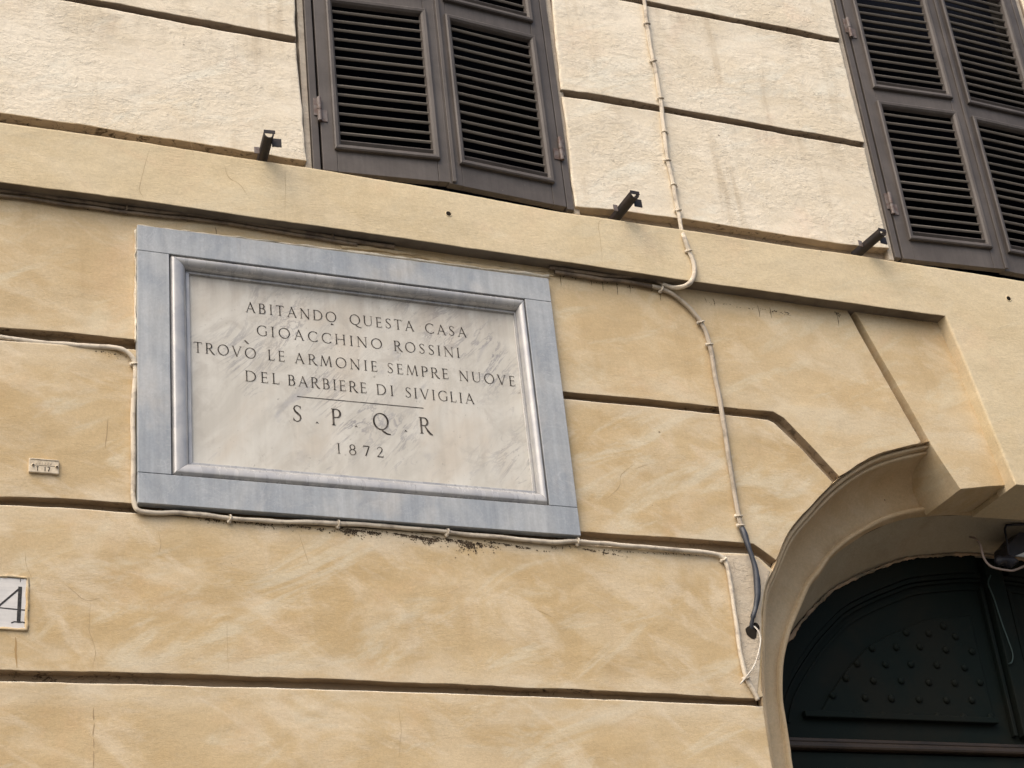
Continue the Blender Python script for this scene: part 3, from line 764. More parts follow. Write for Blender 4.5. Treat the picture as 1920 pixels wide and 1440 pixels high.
# centre stile, transom and lower leaves
bm = bmesh.new(); add_box(bm, CX - 0.048, CX + 0.048, DY - 0.012, DY + 0.034, 3.885, 4.72, 0.006); dlink('centre_stile', mesh(bm), DOOR)
for s in (-1, 1):
    bm = bmesh.new(); add_box(bm, CX + s * 0.075 - 0.010, CX + s * 0.075 + 0.010, DY + 0.006, DY + 0.034, 3.89, 4.60, 0.004); dlink('stile_bead', mesh(bm), DOOR)
bm = bmesh.new(); add_box(bm, 3.88, 2 * CX - 3.88, DY - 0.030, DY + 0.033, 3.795, 3.825, 0.010); add_box(bm, 3.88, 2 * CX - 3.88, DY - 0.012, DY + 0.033, 3.828, 3.846, 0.005)
dlink('transom', mesh(bm), DOORB)
for i in range(2):
    xa, xb = ((3.90, CX - 0.004), (CX + 0.004, 2 * CX - 3.90))[i]
    bm = bmesh.new(); add_box(bm, xa, xb, DY - 0.002, DY + 0.034, 0.05, 3.788, 0.004)
    add_box(bm, xa + 0.12, xb - 0.12, DY - 0.018, DY - 0.004, 2.5, 3.62, 0.01); add_box(bm, xa + 0.12, xb - 0.12, DY - 0.018, DY - 0.004, 1.2, 2.35, 0.01)
    dlink('door_leaf', mesh(bm), DOOR)
# loose wire hanging on the centre stile
wp = pts(zoomed(1440, 1000, 3.273, [(1365, 258), (1350, 310), (1385, 400), (1430, 540), (1470, 650), (1500, 740), (1495, 790), (1475, 802)]), DY - 0.02)
tag(tube('hanging_wire', spline([Vector((x, DY - 0.022, z)) for x, z in wp], 5), 0.0035, simple('green_painted_wire', (0.03, 0.055, 0.05), rough=0.5), None, 6),
    'thin green wire hanging down the centre post of the dark door', 'wire')

# ------------------------------------------------------------------ holes, cracks and grime in the plaster
def disc_blob(name, x, z, y, r, mat, n=14, seed=1.0, depth=0.004):
    vs = [(x, y - depth * 0.2, z)]; fs = []
    for k in range(n):
        a = 2 * math.pi * k / n; rr = r * (1 + 0.28 * noise.noise(Vector((math.cos(a) * 1.5 + seed, math.sin(a) * 1.5, seed))))
        vs.append((x + math.cos(a) * rr, y, z + math.sin(a) * rr))
    for k in range(n): fs.append((0, 1 + (k + 1) % n, 1 + k))
    return P_(link(name, raw(vs, fs), mat, F))
for px, py, r in ((841, 401, 0.011), (1891, 560, 0.012)):
    x, z = at(px, py, BY); disc_blob('bolt_hole', x, z, BY - 0.0012, r, HOLE, seed=px)
    t = [Vector((x + math.cos(a) * r * 1.15, BY - 0.0005, z + math.sin(a) * r * 1.15)) for a in [2 * math.pi * k / 14 for k in range(15)]]
    P_(tube('hole_rim', t, 0.0022, BAND, F, 6, 0.5, px))
x, z = at(1408, 1186, 0.0); disc_blob('cable_hole', x, z, -0.0050, 0.026, HOLE, seed=3)
x, z = at(1415, 1176, 0.0); disc_blob('cable_hole', x, z, -0.0056, 0.018, HOLE, seed=8)
def ribbon(name, L, y, wd, mat, seed=0.0, k=4, wob=0.004):
    P = spline([Vector((x, z)) for x, z in L], k); vs = []; fs = []
    n = len(P)
    for i, p in enumerate(P):
        t = (P[min(i + 1, n - 1)] - P[max(i - 1, 0)]).normalized(); s = Vector((-t.y, t.x))
        j = noise.noise(Vector((p.x * 25 + seed, 0, p.y * 25))) * wob
        ww = wd * (0.35 + 0.9 * abs(noise.noise(Vector((p.x * 40, seed, p.y * 40))))) * min(1, 3 * min(i, n - 1 - i) / n + 0.3)
        c = p + s * j
        vs += [(c.x + s.x * ww, y, c.y + s.y * ww), (c.x - s.x * ww, y, c.y - s.y * ww)]
    for i in range(n - 1): fs.append((2 * i, 2 * i + 1, 2 * i + 3, 2 * i + 2))
    return P_(link(name, raw(vs, fs), mat, F))
CR_B = [[(283, 271), (262, 345), (268, 372)], [(420, 310), (428, 332), (448, 345), (468, 372)], [(534, 312), (535, 410)], [(1130, 412), (1122, 420), (1127, 460), (1130, 498)], [(355, 255), (362, 290)]]
for i, c in enumerate(CR_B): ribbon('hairline_crack', pts(c, BY), BY - 0.0006, 0.0010, CRACK, i)
CR_0 = [[(47, 1035), (50, 1060), (60, 1085)], [(118, 1092), (140, 1110), (162, 1125), (190, 1121)], [(170, 1130), (168, 1180), (178, 1215), (175, 1256)], [(297, 996), (302, 1020), (296, 1042)], [(425, 1170), (428, 1256)],
        [(1190, 870), (1165, 890), (1160, 915), (1130, 940)], [(745, 1320), (752, 1370), (748, 1420)], [(1215, 870), (1190, 880)], [(1000, 1140), (1040, 1160)], [(560, 1000), (580, 1060)]]
for i, c in enumerate(CR_0): ribbon('hairline_crack', pts(c, 0), -0.0006, 0.0010, CRACK, i + 9)
# the broken vertical joint low on the left
for a, b in ((1326, 1350), (1356, 1380), (1385, 1402), (1408, 1440), (1446, 1500)):
    ribbon('hairline_crack', pts([(176, a), (175.5, (a + b) / 2), (175, b)], 0), -0.0007, 0.0032, CRACK, a)
ribbon('hairline_crack', pts([(28, 1195), (31, 1225), (32, 1252)], 0), -0.0007, 0.006, simple('rain_streak', (0.40, 0.27, 0.13), (0.36, 0.24, 0.11), 0.95, 0.05), 2)
ribbon('hairline_crack', pts([(203, 785), (201, 810), (197, 840)], 0), -0.0007, 0.0028, CRACK, 5)

# greyer patch of plaster between the lower cable and the arch
pp = pts([(1353, 1040), (1400, 1042), (1420, 1050), (1443, 1072), (1433, 1100), (1426, 1140), (1427, 1200), (1423, 1260), (1419, 1300), (1404, 1280), (1396, 1250), (1388, 1200), (1378, 1130), (1368, 1075)], 0)
pat = P_(slab('plaster_patch', pp, -0.0035, 0.004, plaster('pinkish_grey_plaster', (0.50, 0.42, 0.31), (0.56, 0.475, 0.36), (0.62, 0.54, 0.43), 0.5, 0.2, 1.0, stain=0.4, off=51.0), F, 0.003, 0.003, seed=77))
def grime(L, y, n, spread, size, seed):
    """small dark crumbs of mould gathered under an edge; one joined part"""
    rnd = random.Random(seed); vs = []; fs = []
    P = [Vector(p) for p in L]
    for _ in range(n):
        i = rnd.randrange(len(P) - 1); t = rnd.random(); p = P[i].lerp(P[i + 1], t)
        nz = noise.noise(Vector((p.x * 7 + seed, seed, 0))) + 0.5 * noise.noise(Vector((p.x * 23 + seed, seed, 4)))
        if nz < rnd.uniform(-0.35, 0.35): continue
        dz = -abs(rnd.gauss(0, spread)); x = p.x + rnd.gauss(0, 0.004); z = p.y + dz
        s = size * rnd.uniform(0.3, 1.2) * max(0.25, 1 + dz / (3 * spread)); k = len(vs)
        a0 = rnd.random() * 6.28; m_ = rnd.choice((4, 5, 6))
        for q in range(m_):
            a = a0 + 6.283 * q / m_; rr = s * rnd.uniform(0.5, 1.3)
            vs.append((x + math.cos(a) * rr, y - rnd.random() * 0.0012 - 0.0004, z + math.sin(a) * rr * rnd.uniform(0.7, 1.6)))
        fs.append(tuple(range(k, k + m_)))
    o = P_(link('mould_grime', raw(vs, fs), GRIME, F)); o['kind'] = 'stuff'; return o
def soot_shade(spots, seed):
    rnd = random.Random(seed); vs = []; fs = []
    for px, py, n_, sx_, sz_ in spots:
        x0_, z0_ = at(px, py, 0)
        for _ in range(n_):
            x = x0_ + rnd.gauss(0, sx_); z = z0_ - abs(rnd.gauss(0, sz_)) - 0.10 * (x - x0_)
            if noise.noise(Vector((x * 45, 3, z * 45))) < rnd.uniform(-0.4, 0.25): continue
            sz = 0.0024 * rnd.uniform(0.4, 1.2); k = len(vs); a0 = rnd.random() * 6.28; mm = rnd.choice((4, 5))
            for q in range(mm):
                a = a0 + 6.283 * q / mm; rr = sz * rnd.uniform(0.5, 1.4)
                vs.append((x + math.cos(a) * rr, -0.0006 - rnd.random() * 0.0015, z + math.sin(a) * rr))
            fs.append(tuple(range(k, k + mm)))
    o = P_(link('mould_grime', raw(vs, fs), GRIME, F)); o['kind'] = 'stuff'
soot_shade([(660, 992, 500, 0.030, 0.012), (700, 997, 160, 0.02, 0.006), (800, 1008, 420, 0.035, 0.013), (875, 1015, 520, 0.026, 0.020), (900, 1018, 240, 0.03, 0.010), (500, 984, 160, 0.05, 0.005), (395, 973, 160, 0.04, 0.005), (570, 987, 200, 0.06, 0.004), (760, 1003, 300, 0.05, 0.004), (850, 1012, 300, 0.06, 0.005), (960, 1022, 200, 0.06, 0.004), (1110, 1031, 160, 0.05, 0.004)], 3)  # soot clusters; thin rows along the cable paint its shadow and dirt
grime(pts([(430, 978), (640, 993)]), 0, 120, 0.005, 0.003, 6)
grime(pts([(1035, 1025), (1340, 1042)]), 0, 200, 0.006, 0.003, 7)
grime(pts([(1330, 566), (1440, 580), (1480, 586)]), 0, 150, 0.012, 0.003, 8)
grime(pts([(1690, 590), (1770, 602)]), 0, 120, 0.012, 0.004, 9)
grime(pts([(1020, 510), (1230, 545)]), 0, 120, 0.012, 0.003, 10)
grime(pts([(100, 380), (250, 400), (480, 420)]), 0, 220, 0.010, 0.003, 11)
grime(pts([(180, 655), (245, 668)]), 0, 90, 0.012, 0.003, 12)
grime(pts([(1565, 583), (1575, 590)]), 0, 60, 0.010, 0.003, 13)
for i, (a, b, ln) in enumerate(((1048, 512, 24), (1105, 520, 16), (1127, 524, 22), (1154, 528, 26), (1178, 532, 18), (1235, 545, 20), (1336, 560, 14), (1420, 573, 22), (1442, 577, 20), (1568, 586, 26), (402, 426, 16), (1320, 558, 10))):
    ribbon('root_fringe', pts([(a, b), (a + 3, b + ln * 0.5), (a + 4, b + ln)]), -0.002, 0.0022, GRIME, i + 40)
# a ragged lip of plaster above the plaque
lp = pts([(640, 462), (700, 466), (780, 478), (840, 492), (900, 499), (960, 507), (1010, 513), (1040, 517)], -0.004)
P_(tube('plaster_lip', spline([Vector((x, -0.002, z)) for x, z in lp], 6), lambda t: 0.006 + 0.010 * math.sin(math.pi * t), PEA, F, 8, 0.9, 4, 0.5))
lp = pts([(258, 424), (420, 444), (640, 471), (860, 499), (1029, 520)], -0.01)
P_(tube('plaster_lip', spline([Vector((x, -0.006, z + 0.004)) for x, z in lp], 14), 0.0055, CRM, F, 8, 1.0, 8, 1.6))
lp = pts([(256, 430), (256, 560), (256, 640)], -0.01)
P_(tube('plaster_lip', spline([Vector((x - 0.003, -0.006, z)) for x, z in lp], 20), 0.0045, CRM, F, 8, 1.2, 3, 1.6))

dl = [Vector((p.x, D2 - 0.012, p.y)) for p in DOc if 3.9 < p.y] ; dl = dl + [Vector((2 * CX - p.x, p.y, p.z)) for p in dl[-2::-1]]
P_(tube('plaster_lip', spline(dl, 4), 0.007, simple('chipped_pink_plaster', (0.42, 0.30, 0.20), (0.20, 0.17, 0.12), 0.95, 0.1, 9.0), F, 8, 1.1, 5, 0.8))
# ------------------------------------------------------------------ memorial plaque
PX0, PX1, PZ0, PZ1 = 1.213, 2.904, 4.411, 5.568
MX0, MX1, MZ0, MZ1 = 1.333, 2.786, 4.529, 5.455
SX0, SX1, SZ0, SZ1 = 1.421, 2.744, 4.607, 5.398
PY = -0.030; SY = 0.016
PL = empty('memorial_plaque', ((PX0 + PX1) / 2, 0, PZ0), 'marble memorial plaque in a blue grey stone frame with carved Italian words', 'plaque')
def pl(o): o.location = (-(PX0 + PX1) / 2, 0, -PZ0); return o
def bar(x0, x1, z0, z1): return pl(box('frame_stone', x0, x1, PY, 0.005, z0, z1, GREY, PL, 0.0022))
g = 0.0008
bar(PX0, PX1, MZ1 + g, PZ1); bar(PX0, PX1, PZ0, MZ0 - g)
bar(PX0, MX0 - g, MZ0 + g, MZ1 - g); bar(MX1 + g, PX1, MZ0 + g, MZ1 - g)
# moulding swept round the inside, mitred: four pieces
mp = [(0.000, PY + 0.004), (0.0006, PY + 0.024), (0.0022, PY + 0.024)] + [(0.018 + 0.046 * math.sin(R(t)) * (1.0 if t > 0 else 0.36), PY - 0.001 + 0.034 * (1 - math.cos(R(t)))) for t in range(-60, 91, 10)] + [(0.0645, PY + 0.043), (0.0658, PY + 0.043),
      (0.0662, PY + 0.0345), (0.0770, PY + 0.0345), (0.0780, PY + 0.0355), (0.0788, SY - 0.001), (0.083, SY + 0.001)]
wmx = (SX0 - MX0 + MX1 - SX1) / 2
def corner(o):
    k = o / 0.083
    return [(MX0 + (SX0 - MX0) * k, MZ0 + (SZ0 - MZ0) * k), (MX1 - (MX1 - SX1) * k, MZ0 + (SZ0 - MZ0) * k),
            (MX1 - (MX1 - SX1) * k, MZ1 - (MZ1 - SZ1) * k), (MX0 + (SX0 - MX0) * k, MZ1 - (MZ1 - SZ1) * k)]
fine = []
for i in range(len(mp) - 1):
    for j in range(3):
        t = j / 3; fine.append((mp[i][0] * (1 - t) + mp[i + 1][0] * t, mp[i][1] * (1 - t) + mp[i + 1][1] * t))
fine.append(mp[-1])
for e in range(4):
    vs = []; fs = []
    for o, y in mp:
        c = corner(o); a = Vector(c[e]); b = Vector(c[(e + 1) % 4]); d = (b - a).normalized() * 0.0006
        a = a + d; b = b - d
        vs += [(a.x, y, a.y), (b.x, y, b.y)]
    for i in range(len(mp) - 1): fs.append((2 * i, 2 * i + 1, 2 * i + 3, 2 * i + 2))
    o = pl(link('frame_moulding', raw(vs, fs), POL, PL, smooth=True))
    me = o.data
    for i, p in enumerate(me.polygons):
        if i < 3 or i > 17: p.use_smooth = False
pl(box('moulding_bed', MX0 - 0.001, MX1 + 0.001, SY + 0.004, 0.04, MZ0 - 0.001, MZ1 + 0.001, IRON, PL))
SLB = pl(box('marble_slab', SX0 - 0.004, SX1 + 0.004, SY, SY + 0.003, SZ0 - 0.004, SZ1 + 0.004, MARB, PL))

# lettering: drawn stroke by stroke, Roman capitals, cap height 1
TK, TN, SF = 0.115, 0.052, 0.036
def arc(cx, cy, rx_, ry, a0, a1, n=16, tk=TK, tn=TN, tilt=0.0):
    L = []
    for i in range(n + 1):
        a = R(a0 + (a1 - a0) * i / n)
        wv = tn + (tk - tn) * abs(math.cos(a - R(tilt))) ** 1.5
        L.append((cx + rx_ * math.cos(a), cy + ry * math.sin(a), wv))
    return L
def ln(x0, y0, x1, y1, wd): return [(x0, y0, wd), (x1, y1, wd)]
def srf(x, y, h=0.10): return ln(x - h, y, x + h, y, SF)
GL = {
 'A': (0.86, [ln(0.10, 0, 0.43, 1.0, TN), ln(0.40, 1.0, 0.76, 0, TK), ln(0.24, 0.36, 0.62, 0.36, TN), srf(0.10, 0.018), srf(0.76, 0.018)]),
 'B': (0.66, [ln(0.14, 0, 0.14, 1, TK), srf(0.12, 0.018, 0.09), srf(0.12, 0.982, 0.09), ln(0.14, 0.975, 0.32, 0.975, TN), ln(0.14, 0.53, 0.34, 0.53, TN), ln(0.14, 0.025, 0.34, 0.025, TN),
             arc(0.31, 0.752, 0.19, 0.223, -90, 90), arc(0.33, 0.2775, 0.24, 0.2525, -90, 90)]),
 'C': (0.84, [arc(0.50, 0.5, 0.42, 0.485, 48, 312, 26), ln(0.775, 0.74, 0.79, 0.93, SF), ln(0.785, 0.08, 0.80, 0.22, SF)]),
 'D': (0.88, [ln(0.14, 0, 0.14, 1, TK), srf(0.12, 0.018, 0.09), srf(0.12, 0.982, 0.09), ln(0.14, 0.975, 0.36, 0.975, TN), ln(0.14, 0.025, 0.36, 0.025, TN), arc(0.36, 0.5, 0.43, 0.475, -90, 90, 20)]),
 'E': (0.60, [ln(0.14, 0, 0.14, 1, TK), srf(0.12, 0.018, 0.09), srf(0.12, 0.982, 0.09), ln(0.14, 0.975, 0.50, 0.975, TN), ln(0.14, 0.52, 0.46, 0.52, TN), ln(0.14, 0.025, 0.53, 0.025, TN),
             ln(0.50, 0.99, 0.50, 0.84, SF), ln(0.46, 0.45, 0.46, 0.60, SF), ln(0.53, 0.01, 0.55, 0.18, SF)]),
 'G': (0.88, [arc(0.50, 0.5, 0.42, 0.485, 48, 318, 26), ln(0.79, 0.09, 0.79, 0.46, TK * 0.9), srf(0.79, 0.455, 0.09), ln(0.775, 0.74, 0.79, 0.93, SF)]),
 'H': (0.92, [ln(0.14, 0, 0.14, 1, TK), ln(0.78, 0, 0.78, 1, TK), ln(0.14, 0.52, 0.78, 0.52, TN), srf(0.14, 0.018, 0.11), srf(0.14, 0.982, 0.11), srf(0.78, 0.018, 0.11), srf(0.78, 0.982, 0.11)]),
 'I': (0.34, [ln(0.17, 0, 0.17, 1, TK), srf(0.17, 0.018, 0.12), srf(0.17, 0.982, 0.12)]),
 'L': (0.58, [ln(0.14, 0, 0.14, 1, TK), srf(0.12, 0.018, 0.09), srf(0.14, 0.982, 0.11), ln(0.14, 0.025, 0.52, 0.025, TN), ln(0.52, 0.01, 0.55, 0.20, SF)]),
 'M': (1.06, [ln(0.10, 0, 0.20, 1, TN), ln(0.20, 1, 0.52, 0.04, TK), ln(0.52, 0.04, 0.84, 1, TN), ln(0.84, 1, 0.95, 0, TK), srf(0.10, 0.018), srf(0.95, 0.018)]),
 'N': (0.92, [ln(0.14, 0, 0.14, 1, TN), ln(0.12, 1, 0.78, 0.0, TK), ln(0.78, 0, 0.78, 1, TN), srf(0.14, 0.018), srf(0.78, 0.982), srf(0.09, 0.982, 0.06)]),
 'O': (0.98, [arc(0.49, 0.5, 0.42, 0.485, 0, 360, 34, tilt=20)]),
 'P': (0.62, [ln(0.14, 0, 0.14, 1, TK), srf(0.14, 0.018, 0.11), srf(0.12, 0.982, 0.09), ln(0.14, 0.975, 0.32, 0.975, TN), ln(0.14, 0.48, 0.32, 0.48, TN), arc(0.32, 0.7275, 0.23, 0.2475, -90, 90)]),
 'Q': (0.98, [arc(0.49, 0.5, 0.42, 0.485, 0, 360, 34, tilt=20), [(0.46, 0.03, TN), (0.62, -0.10, TK), (0.82, -0.22, TK * 0.8), (1.04, -0.24, TN)]]),
 'R': (0.76, [ln(0.14, 0, 0.14, 1, TK), srf(0.14, 0.018, 0.11), srf(0.12, 0.982, 0.09), ln(0.14, 0.975, 0.32, 0.975, TN), ln(0.14, 0.50, 0.34, 0.50, TN), arc(0.32, 0.7375, 0.22, 0.2375, -90, 90), [(0.34, 0.50, TN), (0.52, 0.20, TK), (0.66, 0.03, TK), (0.80, -0.03, TN)]]),
 'S': (0.58, [[(0.50, 0.83, TN), (0.44, 0.93, TN), (0.31, 0.975, TN), (0.17, 0.91, TN * 1.3), (0.12, 0.77, TK * 0.8), (0.19, 0.62, TK), (0.33, 0.50, TK * 1.1), (0.46, 0.38, TK), (0.50, 0.24, TK * 0.8), (0.43, 0.09, TN * 1.3), (0.28, 0.02, TN), (0.14, 0.07, TN), (0.09, 0.18, TN)],
              ln(0.50, 0.80, 0.50, 0.95, SF), ln(0.08, 0.06, 0.08, 0.22, SF)]),
 'T': (0.74, [ln(0.37, 0, 0.37, 1, TK), srf(0.37, 0.018, 0.12), ln(0.06, 0.975, 0.68, 0.975, TN), ln(0.06, 0.99, 0.05, 0.83, SF), ln(0.68, 0.99, 0.69, 0.83, SF)]),
 'U': (0.88, [[(0.14, 1, TK), (0.14, 0.35, TK), (0.18, 0.16, TK * 0.9), (0.30, 0.04, TN * 1.2), (0.45, 0.015, TN), (0.60, 0.05, TN), (0.71, 0.17, TN), (0.75, 0.35, TN), (0.75, 1, TN)], srf(0.14, 0.982, 0.11), srf(0.75, 0.982, 0.11)]),
 'V': (0.84, [ln(0.10, 1, 0.44, 0.0, TK), ln(0.42, 0.0, 0.76, 1, TN), srf(0.10, 0.982), srf(0.76, 0.982)]),
 '1': (0.34, [ln(0.17, 0, 0.17, 1, TK), srf(0.17, 0.018, 0.12), srf(0.17, 0.982, 0.12)]),
 '8': (0.66, [arc(0.33, 0.75, 0.19, 0.235, 0, 360, 22), arc(0.33, 0.26, 0.245, 0.255, 0, 360, 24)]),
 '7': (0.62, [ln(0.08, 0.96, 0.56, 0.96, TK * 0.8), ln(0.56, 0.97, 0.24, 0.0, TK), ln(0.08, 0.99, 0.07, 0.82, SF)]),
 '2': (0.64, [[(0.10, 0.76, TN), (0.14, 0.90, TN), (0.29, 0.98, TN * 1.2), (0.44, 0.92, TK * 0.8), (0.50, 0.76, TK), (0.44, 0.58, TK * 0.9), (0.28, 0.32, TN * 1.2), (0.08, 0.04, TN)], ln(0.08, 0.04, 0.56, 0.04, TK * 0.8), ln(0.55, 0.04, 0.58, 0.18, SF)]),
 '4': (0.80, [ln(0.60, 0.98, 0.02, 0.40, TN * 1.2), ln(0.02, 0.38, 0.84, 0.34, SF), ln(0.57, 0.0, 0.585, 1.0, TK), [(0.38, -0.03, SF), (0.46, 0.01, SF), (0.57, 0.0, SF * 1.3), (0.68, 0.01, SF), (0.78, -0.03, SF)]]),
}
def glyph_mesh(strokes, h, sx=1.0, wmul=1.0):
    vs = []; fs = []; lay = 0
    for st in strokes:
        n = len(st); closed = n > 3 and abs(st[0][0] - st[-1][0]) < 1e-6 and abs(st[0][1] - st[-1][1]) < 1e-6
        P = [Vector((a * sx, b)) for a, b, _ in st]
        base = len(vs); y = -0.00012 * lay; lay += 1
        if n > 4 and not closed:
            pass
        for i in range(n):
            if closed: t = (P[(i + 1) % (n - 1)] - P[(i - 1) % (n - 1)])
            else: t = P[min(i + 1, n - 1)] - P[max(i - 1, 0)]
            t.normalize(); s = Vector((-t.y, t.x)) * st[i][2] * wmul / 2
            vs += [((P[i].x + s.x) * h, y, (P[i].y + s.y) * h), ((P[i].x - s.x) * h, y, (P[i].y - s.y) * h)]
        for i in range(n - 1): fs.append((base + 2 * i, base + 2 * i + 1, base + 2 * i + 3, base + 2 * i + 2))
    return raw(vs, fs)
cache = {}
def put_word(txt, x0, x1, zb_, h, y, parent, off, mat, wmul=1.0, lsp=0.10):
    adv = [GL[c][0] for c in txt]; tot = sum(adv) + lsp * (len(txt) - 1)
    nat = tot * h; extra = 0
    # fit by spacing first, by width for the rest
    free = (x1 - x0) - sum(adv) * h
    sx = 1.0
    gap = free / max(1, len(txt) - 1)
    if len(txt) > 1 and gap < 0.02 * h: sx = ((x1 - x0) - 0.02 * h * (len(txt) - 1)) / (sum(adv) * h); gap = 0.02 * h
    if len(txt) > 1 and gap > 0.34 * h:
        sx = ((x1 - x0) - 0.30 * h * (len(txt) - 1)) / (sum(adv) * h); sx = min(sx, 1.12); gap = ((x1 - x0) - sum(adv) * h * sx) / (len(txt) - 1)
    x = x0
    for c in txt:
        key = (c, round(h, 4), round(sx, 2), wmul)
        if key not in cache:
            cache[key] = glyph_mesh(GL[c][1], h, round(sx, 2), wmul); cache[key].materials.append(mat)
        o = link('letter', cache[key], mat, parent, (x + random.uniform(-0.0006, 0.0006), y, zb_ + random.uniform(-0.0005, 0.0005)))
        x += GL[c][0] * h * sx + gap
LY = SY - 0.0010
CH = 0.0455
for txt, a, b, z in (('ABITANDO', 1.633, 1.994, 5.266), ('QUESTA', 2.046, 2.312, 5.266), ('CASA', 2.357, 2.534, 5.266),
                     ('GIOACCHINO', 1.672, 2.174, 5.168), ('ROSSINI', 2.220, 2.497, 5.168),
                     ('TROVO', 1.430, 1.668, 5.065), ('LE', 1.712, 1.780, 5.065), ('ARMONIE', 1.817, 2.147, 5.065), ('SEMPRE', 2.186, 2.440, 5.065), ('NUOVE', 2.483, 2.722, 5.065),
                     ('DEL', 1.622, 1.755, 4.965), ('BARBIERE', 1.786, 2.098, 4.965), ('DI', 2.136, 2.207, 4.965), ('SIVIGLIA', 2.251, 2.538, 4.965)):
    put_word(txt, a, b, z, CH, LY, SLB, None, LETTER, 0.92)
bm = bmesh.new()
v = [bm.verts.new(p) for p in ((1.643, LY, 5.126), (1.633, LY, 5.128), (1.622, LY, 5.140), (1.629, LY, 5.141))]
bm.faces.new(v); link('accent_mark', mesh(bm), LETTER, SLB)
bm = bmesh.new(); v = [bm.verts.new(p) for p in ((1.982, LY, 5.2535), (1.968, LY, 5.2520), (1.972, LY, 5.2600))]; bm.faces.new(v); link('letter_tail', mesh(bm), LETTER, SLB)
link('carved_rule', raw([(1.820, LY, 4.9225), (2.323, LY, 4.9262), (2.323, LY, 4.9232), (1.820, LY, 4.9195)], [(0, 1, 2, 3)]), LETTER, SLB)
for c, x in (('S', 1.797), ('P', 1.948), ('Q', 2.112), ('R', 2.298)):
    me = glyph_mesh(GL[c][1], 0.071, 0.94, 0.95); link('letter', me, LETTER, SLB, (x, LY, 4.813))
for x in (1.893, 2.046, 2.243):
    link('dot_mark', raw([(x - 0.007, LY, 4.813), (x + 0.007, LY, 4.813), (x, LY, 4.8165), (x - 0.001, LY, 4.8225)], [(0, 2, 3), (2, 1, 3)]), LETTER, SLB)
for c, x in (('1', 1.963), ('8', 2.009), ('7', 2.064), ('2', 2.118)):
    me = glyph_mesh(GL[c][1], 0.043, 1.12, 0.95); link('letter', me, LETTER, SLB, (x, LY, 4.6955))
# ------------------------------------------------------------------ house number and small tag
NX0, NX1, NZ0, NZ1 = 0.625, 0.849, 3.934, 4.113
HN = empty('house_number', ((NX0 + NX1) / 2, 0, NZ0), 'white marble house number tile with a black 4 at the left edge', 'number tile')
def hl(o): o.location = (-(NX0 + NX1) / 2, 0, -NZ0); return o
hl(box('tile', NX0, NX1, -0.0012, 0.01, NZ0, NZ1, NUM, HN, 0.0015))
o = link('digit', glyph_mesh(GL['4'][1], 0.126, 0.98, 0.85), simple('black_digit_paint', (0.03, 0.03, 0.032), (0.06, 0.058, 0.055), 0.8, 0.2, 70.0), HN, (0.7555 - (NX0 + NX1) / 2, -0.0018, 3.957 - NZ0))
hl(link('scratch', raw([(0.8265, -0.0018, 4.111), (0.8295, -0.0018, 4.111), (0.8285, -0.0018, 4.099), (0.8268, -0.0018, 4.099)], [(0, 1, 2, 3)]), LETTER, HN))
# plaster fillet round the tile
e = [(NX0, NZ1 + 0.004), (NX1 + 0.003, NZ1 + 0.003), (NX1 + 0.003, NZ0 - 0.002), (NX0, NZ0 - 0.003)]
P_(tube('plaster_lip', [Vector((p.x, -0.001, p.y)) for p in resample(e, 0.012, False)], 0.0052, OCH, F, 6, 0.9, 2, 0.9))
P_(tube('plaster_lip', [Vector((p.x, -0.0025, p.y)) for p in resample([(NX0, NZ1 + 0.0012), (NX1 + 0.001, NZ1 + 0.0006)], 0.012, False)], 0.0014, GRIME, F, 6, 0.9, 2, 0.9))

TG = empty('small_tag', (0.894, 0, 4.504), 'small painted over metal tag with T 17 screwed to the ochre wall', 'tag')
def tl(o): o.location = (-0.894, 0, -4.504); return o
tl(box('plate', 0.843, 0.945, -0.011, 0.002, 4.506, 4.560, TAGM, TG, 0.0025))
tl(box('rim', 0.846, 0.943, -0.0135, -0.0108, 4.5545, 4.5585, TAGM, TG, 0.001))
tl(box('groove_line', 0.861, 0.930, -0.0118, -0.0108, 4.5330, 4.5340, GRIME, TG))
for i in range(6):
    tl(box('worn_letter', 0.866 + i * 0.0095, 0.8695 + i * 0.0095, -0.0125, -0.0108, 4.539, 4.549 - 0.0015 * (i % 2), TAGM, TG, 0.0005))
for x in (0.856, 0.937):
    bm = bmesh.new(); r = bmesh.ops.create_uvsphere(bm, u_segments=12, v_segments=8, radius=0.0058); me = mesh(bm); link('screw', me, TAGM, TG, (x - 0.894, -0.011, 4.5325 - 4.504), smooth=True)
    bm = bmesh.new(); r = bmesh.ops.create_uvsphere(bm, u_segments=10, v_segments=6, radius=0.0034); me = mesh(bm); link('screw_slot', me, HOLE, TG, (x - 0.894, -0.0148, 4.5315 - 4.504), smooth=True)
for c, x, sx in (('T', 0.867, 0.85), ('1', 0.8945, 1.0), ('7', 0.905, 0.95)):
    link('letter', glyph_mesh(GL[c][1], 0.0165, sx, 1.7), LETTER, TG, (x - 0.894, -0.0114, 4.5125 - 4.504))

